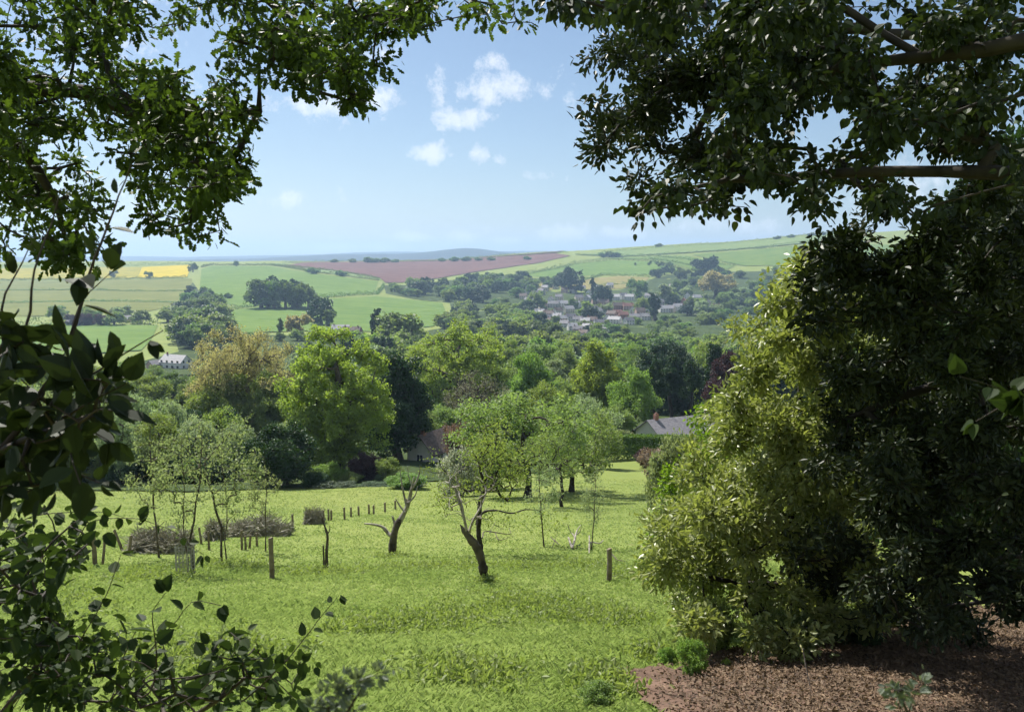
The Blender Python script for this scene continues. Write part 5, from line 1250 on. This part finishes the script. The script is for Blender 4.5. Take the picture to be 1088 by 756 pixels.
# broad leaved tree overhanging from the right
lb = (7.6, 5.2, gz(7.6, 5.2))
LIME = [(586, 6, 24, 9, 1.2), (622, 10, 42, 20, 1.4), (655, 14, 36, 14, 1.2), (682, 3, 26, 9, 1), (785, 50, 44, 50, .8), (825, 60, 70, 58, 1.2), (815, 130, 60, 48, 1.2), (772, 187, 50, 22, 1.2), (702, 206, 34, 14, 1.2), (688, 222, 12, 14, 1.4), (745, 215, 40, 14, 1.2), (850, 172, 50, 26, 1.1), (862, 205, 12, 20, .9), (886, 214, 26, 15, .9), (905, 196, 28, 16, .7), (900, 50, 60, 48, 1), (960, 70, 60, 58, 1.1), (1040, 60, 60, 68, 1.2), (1005, 140, 56, 34, .9), (1062, 165, 40, 48, 1.2), (930, 130, 40, 28, .8), (980, 215, 40, 16, .6), (850, 0, 250, 30, 1)]
near_plant('lime_tree', 'dark broad leaved tree overhanging the top right with rounded drooping leaves', 'tree', lb,
    [dict(pts=[W(7.6, 5.2, -.3), W(7.5, 5.2, 2.0), W(7.3, 5.3, 4.0), W(7.0, 5.5, 6.0)]),
     dict(pts=[('w', 7.2, 5.3, gz(7.6, 5.2) + 4.0), (1180, 190, 5.6), (1090, 185, 6), (1000, 182, 6.4), (930, 182, 6.6), (860, 186, 6.8), (780, 190, 7.0), (700, 208, 7.1)]),
     dict(pts=[('w', 7.1, 5.4, gz(7.6, 5.2) + 5.0), (1100, 40, 5.8), (980, 60, 6.2), (880, 75, 6.5), (800, 95, 6.8), (745, 140, 7)]),
     dict(pts=[(980, 60, 6.2), (900, 10, 6.4), (800, -10, 6.6), (700, -8, 6.8), (620, 4, 7), (580, 4, 7)])],
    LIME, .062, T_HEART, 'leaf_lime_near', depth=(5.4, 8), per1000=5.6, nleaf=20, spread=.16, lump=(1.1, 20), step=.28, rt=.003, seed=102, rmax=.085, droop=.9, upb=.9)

# holm oak: the great dark evergreen on the right, small leaves
hb = (9.6, 10.5, gz(9.6, 10.5))
HOLM = [(702, 58, 40, 46, 1.2), (666, 90, 38, 36, 1), (662, 130, 34, 36, .9), (690, 160, 42, 32, 1), (722, 110, 40, 48, 1.1), (640, 150, 16, 12, .6), (634, 118, 10, 16, .6), (628, 132, 10, 8, .5), (735, 28, 32, 30, 1.1), (762, 100, 40, 50, 1), (748, 180, 34, 20, 1), (830, 100, 70, 70, .6), (930, 100, 70, 60, .6),
    (940, 268, 64, 40, 1.1), (1000, 258, 90, 55, 1.2), (1064, 240, 50, 60, 1.2), (886, 302, 38, 36, 1.1), (930, 350, 70, 62, 1.2), (1000, 350, 90, 76, 1.2), (1062, 400, 50, 120, 1.2), (965, 450, 76, 80, 1.2), (1022, 520, 80, 96, 1.1), (940, 530, 62, 72, 1.1), (950, 596, 100, 50, .9), (1050, 600, 60, 60, .9), (960, 640, 90, 26, .5), (1060, 650, 50, 34, .6),  (1110, 350, 60, 220, .8)]
near_plant('holm_oak', 'huge dark evergreen oak filling the right side with small leathery leaves', 'tree', hb,
    [dict(pts=[W(9.6, 10.5, -.3), W(9.5, 10.5, 1.4), W(9.2, 10.4, 3), W(8.8, 10.2, 5), W(8.2, 9.8, 7), W(7.6, 9.4, 8.6)]),
     dict(pts=[('w', 9.2, 10.4, gz(9.6, 10.5) + 3.2), (1110, 300, 9.8), (1000, 250, 9.6), (960, 290, 9.4), (900, 330, 9.8)]),
     dict(pts=[('w', 9.2, 10.4, gz(9.6, 10.5) + 2.6), (1140, 420, 10), (1040, 400, 10), (960, 420, 10.2), (880, 450, 10.4)]),
     dict(pts=[('w', 9.3, 10.4, gz(9.6, 10.5) + 1.6), (1200, 560, 10.4), (1080, 590, 10.4), (980, 610, 10.6), (880, 632, 10.8), (780, 628, 11), (730, 612, 11.2)]),
     dict(pts=[('w', 9.3, 10.4, gz(9.6, 10.5) + 1.1), (1180, 620, 10.2), (1040, 640, 10.2), (930, 652, 10.4), (840, 655, 10.6), (770, 640, 10.8)]),
     dict(pts=[('w', 8.0, 9.6, gz(9.6, 10.5) + 7.4), (1000, 40, 9), (880, 30, 8.6), (780, 70, 8.4), (710, 90, 8.2), (660, 130, 8.2)]),
     dict(pts=[(780, 70, 8.4), (740, 140, 8.3), (700, 165, 8.2)])],
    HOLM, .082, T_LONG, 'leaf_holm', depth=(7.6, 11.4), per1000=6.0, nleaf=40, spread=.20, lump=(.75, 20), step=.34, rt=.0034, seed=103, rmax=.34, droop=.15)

# sunlit evergreen shrub in front of it, down to the ground
sb = (3.6, 12.2, gz(3.6, 12.2))
SHR = [(882, 268, 14, 14, .8), (866, 300, 26, 28, 1.3), (856, 335, 42, 38, 1.3), (900, 335, 36, 40, .9), (818, 380, 40, 42, 1), (792, 420, 34, 34, .9), (840, 440, 58, 56, 1.2), (796, 470, 46, 44, 1.2), (770, 510, 44, 44, 1.2), (832, 520, 66, 56, 1.3), (752, 560, 54, 46, 1.2), (718, 566, 24, 34, 1), (790, 598, 66, 34, 1.2), (860, 590, 56, 44, 1.2), (736, 604, 36, 22, 1), (812, 634, 56, 16, 1), (765, 630, 44, 20, .9), (850, 655, 60, 14, .7), (735, 585, 40, 34, .8), (775, 652, 60, 16, .8, 9.6, 12), (850, 664, 64, 18, .9, 9.6, 12), (735, 622, 34, 20, .8), (905, 650, 60, 26, .8, 9.4, 12), (930, 560, 40, 60, .5), (905, 400, 44, 70, 1), (900, 500, 44, 60, 1), (905, 600, 44, 36, 1), (700, 590, 12, 16, .7), (704, 540, 12, 20, .6)]
near_plant('evergreen_shrub', 'large sunlit evergreen shrub with mottled olive leaves reaching to the ground', 'shrub', sb,
    [dict(pts=[W(4.2, 12.4, -.2), (845, 640, 12.2), (840, 580, 12.1), (845, 500, 12), (850, 420, 12), (860, 330, 11.9)]),
     dict(pts=[(842, 600, 12.1), (800, 560, 11.8), (760, 550, 11.6), (715, 560, 11.5)]), dict(pts=[(842, 620, 12.1), (790, 620, 11.6), (740, 608, 11.4)]),
     dict(pts=[(845, 500, 12), (810, 440, 11.9), (790, 420, 11.9)]), dict(pts=[(845, 560, 12), (890, 520, 11.8), (905, 440, 11.8)])],
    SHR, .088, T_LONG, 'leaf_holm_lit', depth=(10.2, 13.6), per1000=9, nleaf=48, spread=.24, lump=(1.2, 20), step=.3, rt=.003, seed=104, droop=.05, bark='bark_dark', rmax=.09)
# fresh green shrub behind
fb = (3.6, 17.5, gz(3.6, 17.5))
FRE = [(776, 444, 24, 32, 1), (764, 484, 38, 38, 1.2), (745, 522, 42, 38, 1.2), (722, 556, 40, 36, 1), (778, 470, 40, 50, 1), (704, 560, 22, 26, .8), (800, 540, 60, 60, .8), (698, 590, 16, 20, .6)]
near_plant('hawthorn_shrub', 'fresh yellow green shrub glowing behind the mottled evergreen one', 'shrub', fb,
    [dict(pts=[W(3.9, 17.5, -.2), (760, 600, 17.4), (758, 540, 17.4), (760, 470, 17.3)]), dict(pts=[(758, 560, 17.4), (730, 540, 17.2), (706, 556, 17)])],
    FRE, .085, T_OVAL, 'leaf_fresh', depth=(16.4, 18.6), per1000=9, nleaf=36, spread=.26, lump=(1.6, 12), step=.35, rt=.003, seed=105, rmax=.07)
# small growth at the foot of the evergreens
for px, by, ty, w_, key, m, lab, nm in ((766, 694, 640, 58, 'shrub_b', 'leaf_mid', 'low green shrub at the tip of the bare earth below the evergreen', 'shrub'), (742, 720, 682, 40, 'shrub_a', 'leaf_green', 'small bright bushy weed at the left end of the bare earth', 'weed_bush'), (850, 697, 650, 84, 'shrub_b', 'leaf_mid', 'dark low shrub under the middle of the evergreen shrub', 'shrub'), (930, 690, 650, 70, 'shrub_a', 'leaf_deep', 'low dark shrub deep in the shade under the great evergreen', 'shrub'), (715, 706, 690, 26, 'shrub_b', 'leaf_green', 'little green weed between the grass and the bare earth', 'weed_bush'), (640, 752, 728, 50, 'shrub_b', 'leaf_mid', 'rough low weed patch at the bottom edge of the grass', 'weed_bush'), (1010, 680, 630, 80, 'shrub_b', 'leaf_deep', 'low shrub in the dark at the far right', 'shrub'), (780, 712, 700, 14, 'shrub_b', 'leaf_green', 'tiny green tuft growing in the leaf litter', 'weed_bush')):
    x, y, z = ground(px, by); e = P_(key, nm, px, y, ty, w_, m, lab, 'shrub'); ch = e.children
for px, D, H_m, w_ in ((930, 22, 8.0, 130), (1010, 20, 9.4, 170), (1090, 18, 10, 200), (1180, 16, 11, 240), (985, 30, 9, 130), (880, 27, 6.5, 90), (1080, 34, 11, 150)):  # backing trees added to deepen the darkness inside the evergreen oak
    P_('dense_a', 'backing_tree', px, D, H=H_m, width=w_, mat='leaf_deep', label='dark dense tree added behind the great evergreen oak to darken its gaps', group='dark trees behind the great evergreen')

# big leaved sapling close on the left
def S(*p, **k): return dict(pts=list(p), **k)
lsb = (-1.35, 1.5, gz(-1.35, 1.5))
near_plant('laurel_sapling', 'close dark sapling on the left with large pointed leaves and a tall bare tipped stem', 'sapling', lsb,
    [dict(pts=[W(-1.35, 1.5, -.1), (-120, 700, 1.55), (-60, 560, 1.6), (0, 480, 1.65), (40, 420, 1.7), (75, 365, 1.7)]), dict(pts=[(-60, 560, 1.6), (-20, 420, 1.6), (10, 350, 1.6)]), dict(pts=[(0, 480, 1.65), (60, 455, 1.6), (100, 440, 1.55)]), dict(pts=[(-60, 560, 1.6), (10, 530, 1.6), (60, 510, 1.6)])],
    [(20, 345, 36, 30, 1.0), (35, 395, 48, 36, 1.2), (85, 425, 44, 30, 1.2), (20, 455, 50, 44, 1.3), (85, 470, 30, 24, .9), (15, 505, 44, 36, 1.2), (70, 500, 34, 20, .8), (105, 395, 18, 14, .7)],
    .058, T_LAUREL, 'leaf_laurel', bark='twig_dark', depth=(1.45, 1.95), per1000=2.1, nleaf=4, spread=.035, step=.06, rt=.0013, seed=106, droop=.35, upb=.9, rmax=.014, parts=('stem', 'foliage'),
    shoots=[S((70, 372, 1.7), (88, 318, 1.72), (105, 265, 1.74), (124, 220, 1.75), (141, 178, 1.75), r=.004, sp=.06, leaf=.05, tmpl=T_OVAL, **{'from': .5}),
        S((74, 365, 1.7), (88, 320, 1.7), (84, 296, 1.66), r=.002, sp=.1, leaf=.085, whorl=1), S((88, 320, 1.72), (108, 300, 1.7), (118, 290, 1.68), r=.002, sp=.08, leaf=.09, tmpl=T_OVAL),
        S((20, 350, 1.6), (34, 290, 1.65), (52, 240, 1.7), (62, 200, 1.72), r=.003, sp=.14, leaf=.035, tmpl=T_OVAL, **{'from': .6}), S((0, 330, 1.6), (20, 285, 1.65), (38, 250, 1.7), r=.0025, sp=.1, leaf=.04, tmpl=T_OVAL, **{'from': .6}),
        S((60, 420, 1.6), (100, 395, 1.58), (140, 368, 1.55), (172, 350, 1.54), r=.003, sp=.055, leaf=.05, tmpl=T_OVAL, **{'from': .3}),
        S((60, 450, 1.6), (100, 425, 1.55), (135, 405, 1.5), r=.003, sp=.045, leaf=.075), S((40, 470, 1.6), (90, 455, 1.6), (118, 468, 1.6), r=.003, sp=.05, leaf=.075), S((30, 500, 1.6), (70, 500, 1.6), (105, 512, 1.6), r=.003, sp=.05, leaf=.06)])

# hazel thicket at the bottom left
hzb = (-2.2, 2.6, gz(-2.2, 2.6))
near_plant('hazel_bush', 'leafy thicket across the bottom left with small toothed leaves on thin arching shoots', 'bush', hzb,
    [dict(pts=[W(-2.2, 2.6, -.1), (-100, 860, 2.5), (0, 760, 2.5), (60, 680, 2.6)]), dict(pts=[W(-2.2, 2.6, 0), (-60, 700, 2.7), (20, 620, 2.8), (60, 570, 2.9)]), dict(pts=[W(-2.0, 2.5, 0), (60, 900, 2.4), (180, 780, 2.4), (260, 720, 2.4)])],
    [(20, 600, 50, 40, 1.1), (70, 580, 40, 22, .7), (30, 650, 50, 40, 1.2), (20, 710, 60, 44, 1.3), (100, 720, 60, 40, 1.1), (70, 670, 46, 30, .8), (170, 735, 50, 28, 1), (240, 735, 50, 24, .9), (140, 690, 40, 26, .5), (265, 705, 40, 18, .7), (310, 700, 30, 16, .5), (220, 690, 40, 24, .5), (60, 545, 60, 14, .5), (300, 745, 40, 12, .7)],
    .037, T_TOOTH, 'leaf_hazel', bark='twig_dark', depth=(2.2, 3.1), per1000=4.2, nleaf=7, spread=.05, step=.08, rt=.0013, seed=107, droop=.3, upb=.9, rmax=.018, parts=('stem', 'foliage'),
    shoots=[S((60, 720, 2.5), (85, 680, 2.5), (110, 640, 2.5), (128, 592, 2.5), r=.003, sp=.035, leaf=.055, **{'from': .35}), S((120, 740, 2.4), (150, 700, 2.4), (180, 665, 2.4), (205, 640, 2.4), (232, 645, 2.4), r=.003, sp=.04, leaf=.06, **{'from': .3}),
        S((150, 740, 2.3), (165, 690, 2.3), (160, 650, 2.3), (175, 628, 2.3), r=.003, sp=.045, leaf=.065, **{'from': .4}), S((250, 745, 2.4), (300, 705, 2.4), (335, 660, 2.4), (360, 630, 2.4), r=.003, sp=.028, leaf=.042, **{'from': .35}),
        S((160, 720, 2.4), (220, 716, 2.4), (270, 700, 2.4), (318, 704, 2.4), r=.003, sp=.035, leaf=.045, **{'from': .3}), S((90, 560, 2.8), (140, 550, 2.8), (175, 560, 2.8), (215, 590, 2.8), r=.002, sp=.045, leaf=.05, **{'from': .1}), S((20, 560, 2.8), (70, 545, 2.8), (110, 545, 2.8), (150, 556, 2.8), r=.002, sp=.04, leaf=.05, **{'from': .1}),
        S((0, 640, 2.6), (60, 612, 2.6), (90, 590, 2.6), r=.002, sp=.04, leaf=.055), S((180, 750, 2.2), (210, 735, 2.2), (250, 690, 2.2), r=.003, sp=.04, leaf=.05)])
# close soft sprigs that the lens leaves a little out of focus
def sprig(name, label, cat, pts, base, mat, leaf, tmpl, seed, shoots, parts=('stem', 'foliage')):
    return near_plant(name, label, cat, base, [dict(pts=[('w', *base), *pts])], [(pts[-1][0], pts[-1][1], 6, 5, 6, pts[-1][2] * .97, pts[-1][2] * 1.03)], leaf, tmpl, mat, bark='twig_dark', per1000=6, nleaf=5, spread=.02, step=.05, rt=.001, seed=seed, parts=parts, rmax=.004, shoots=shoots)
b_ = (-.12, .95, gz(-.12, .95))
sprig('feathery_plant', 'blurred grey green feathery plant at the bottom edge left of centre', 'plant', [(360, 770, 1.0), (385, 730, 1.0)], b_, 'leaf_fern', .012, T_LONG, 108,
    [S((350, 750, 1.0), (380, 725, 1.0), (405, 714, 1.0), (418, 706, 1.0), r=.001, sp=.003, leaf=.016, whorl=3, tmpl=T_LONG, **{'from': .05}), S((335, 752, 1.0), (350, 735, 1.0), (372, 722, 1.0), r=.001, sp=.003, leaf=.016, whorl=3, tmpl=T_LONG, **{'from': .05}), S((376, 760, 1.0), (378, 730, 1.0), (380, 712, 1.0), r=.001, sp=.004, leaf=.014, whorl=3, tmpl=T_LONG, **{'from': .3})])
b_ = (.55, 1.05, gz(.55, 1.05))
sprig('pale_seedhead', 'blurred pale grey seed heads at the bottom right against the dark earth', 'plant', [(970, 770, 1.1), (955, 735, 1.1)], b_, 'leaf_fern', .012, T_LONG, 109,
    [S((965, 760, 1.1), (975, 735, 1.1), (985, 716, 1.1), r=.001, sp=.004, leaf=.018, whorl=3, tmpl=T_LONG, **{'from': .55}), S((965, 765, 1.1), (955, 745, 1.1), (944, 728, 1.1), r=.001, sp=.004, leaf=.018, whorl=3, tmpl=T_LONG, **{'from': .55})])
b_ = (1.5, 1.6, gz(1.5, 1.6))
sprig('ivy_shoot', 'bright green leafy shoot entering from the right edge before the dark evergreen', 'shoot', [(1230, 600, 1.6), (1150, 470, 1.6), (1090, 425, 1.6)], b_, 'leaf_hazel', .05, T_HEART, 110,
    [S((1150, 470, 1.6), (1090, 425, 1.6), (1045, 408, 1.6), (1018, 400, 1.6), r=.002, sp=.035, leaf=.055, **{'from': .1}), S((1090, 430, 1.6), (1060, 432, 1.6), (1036, 446, 1.6), r=.002, sp=.04, leaf=.05)])
b_ = (2.0, 6.6, gz(2.0, 6.6)); 
near_plant('dry_stalk', 'thin pale dry stalk rising from the leaf litter', 'stalk', tuple(ground(862, 738)), [dict(pts=[('w', *ground(862, 738)), (858, 715, ground(862, 738)[1]), (853, 690, ground(862, 738)[1])])], [(853, 688, 2, 2, 160, ground(862, 738)[1], ground(862, 738)[1] + .05)], .03, T_LONG, 'leaf_tan', bark='bark_pale', nleaf=2, spread=.02, step=.08, rt=.004, parts=('stem', 'leaf'))
print('objects', len(bpy.data.objects), 'tris', sum(len(m.loops) - 2 * len(m.polygons) for m in bpy.data.meshes))
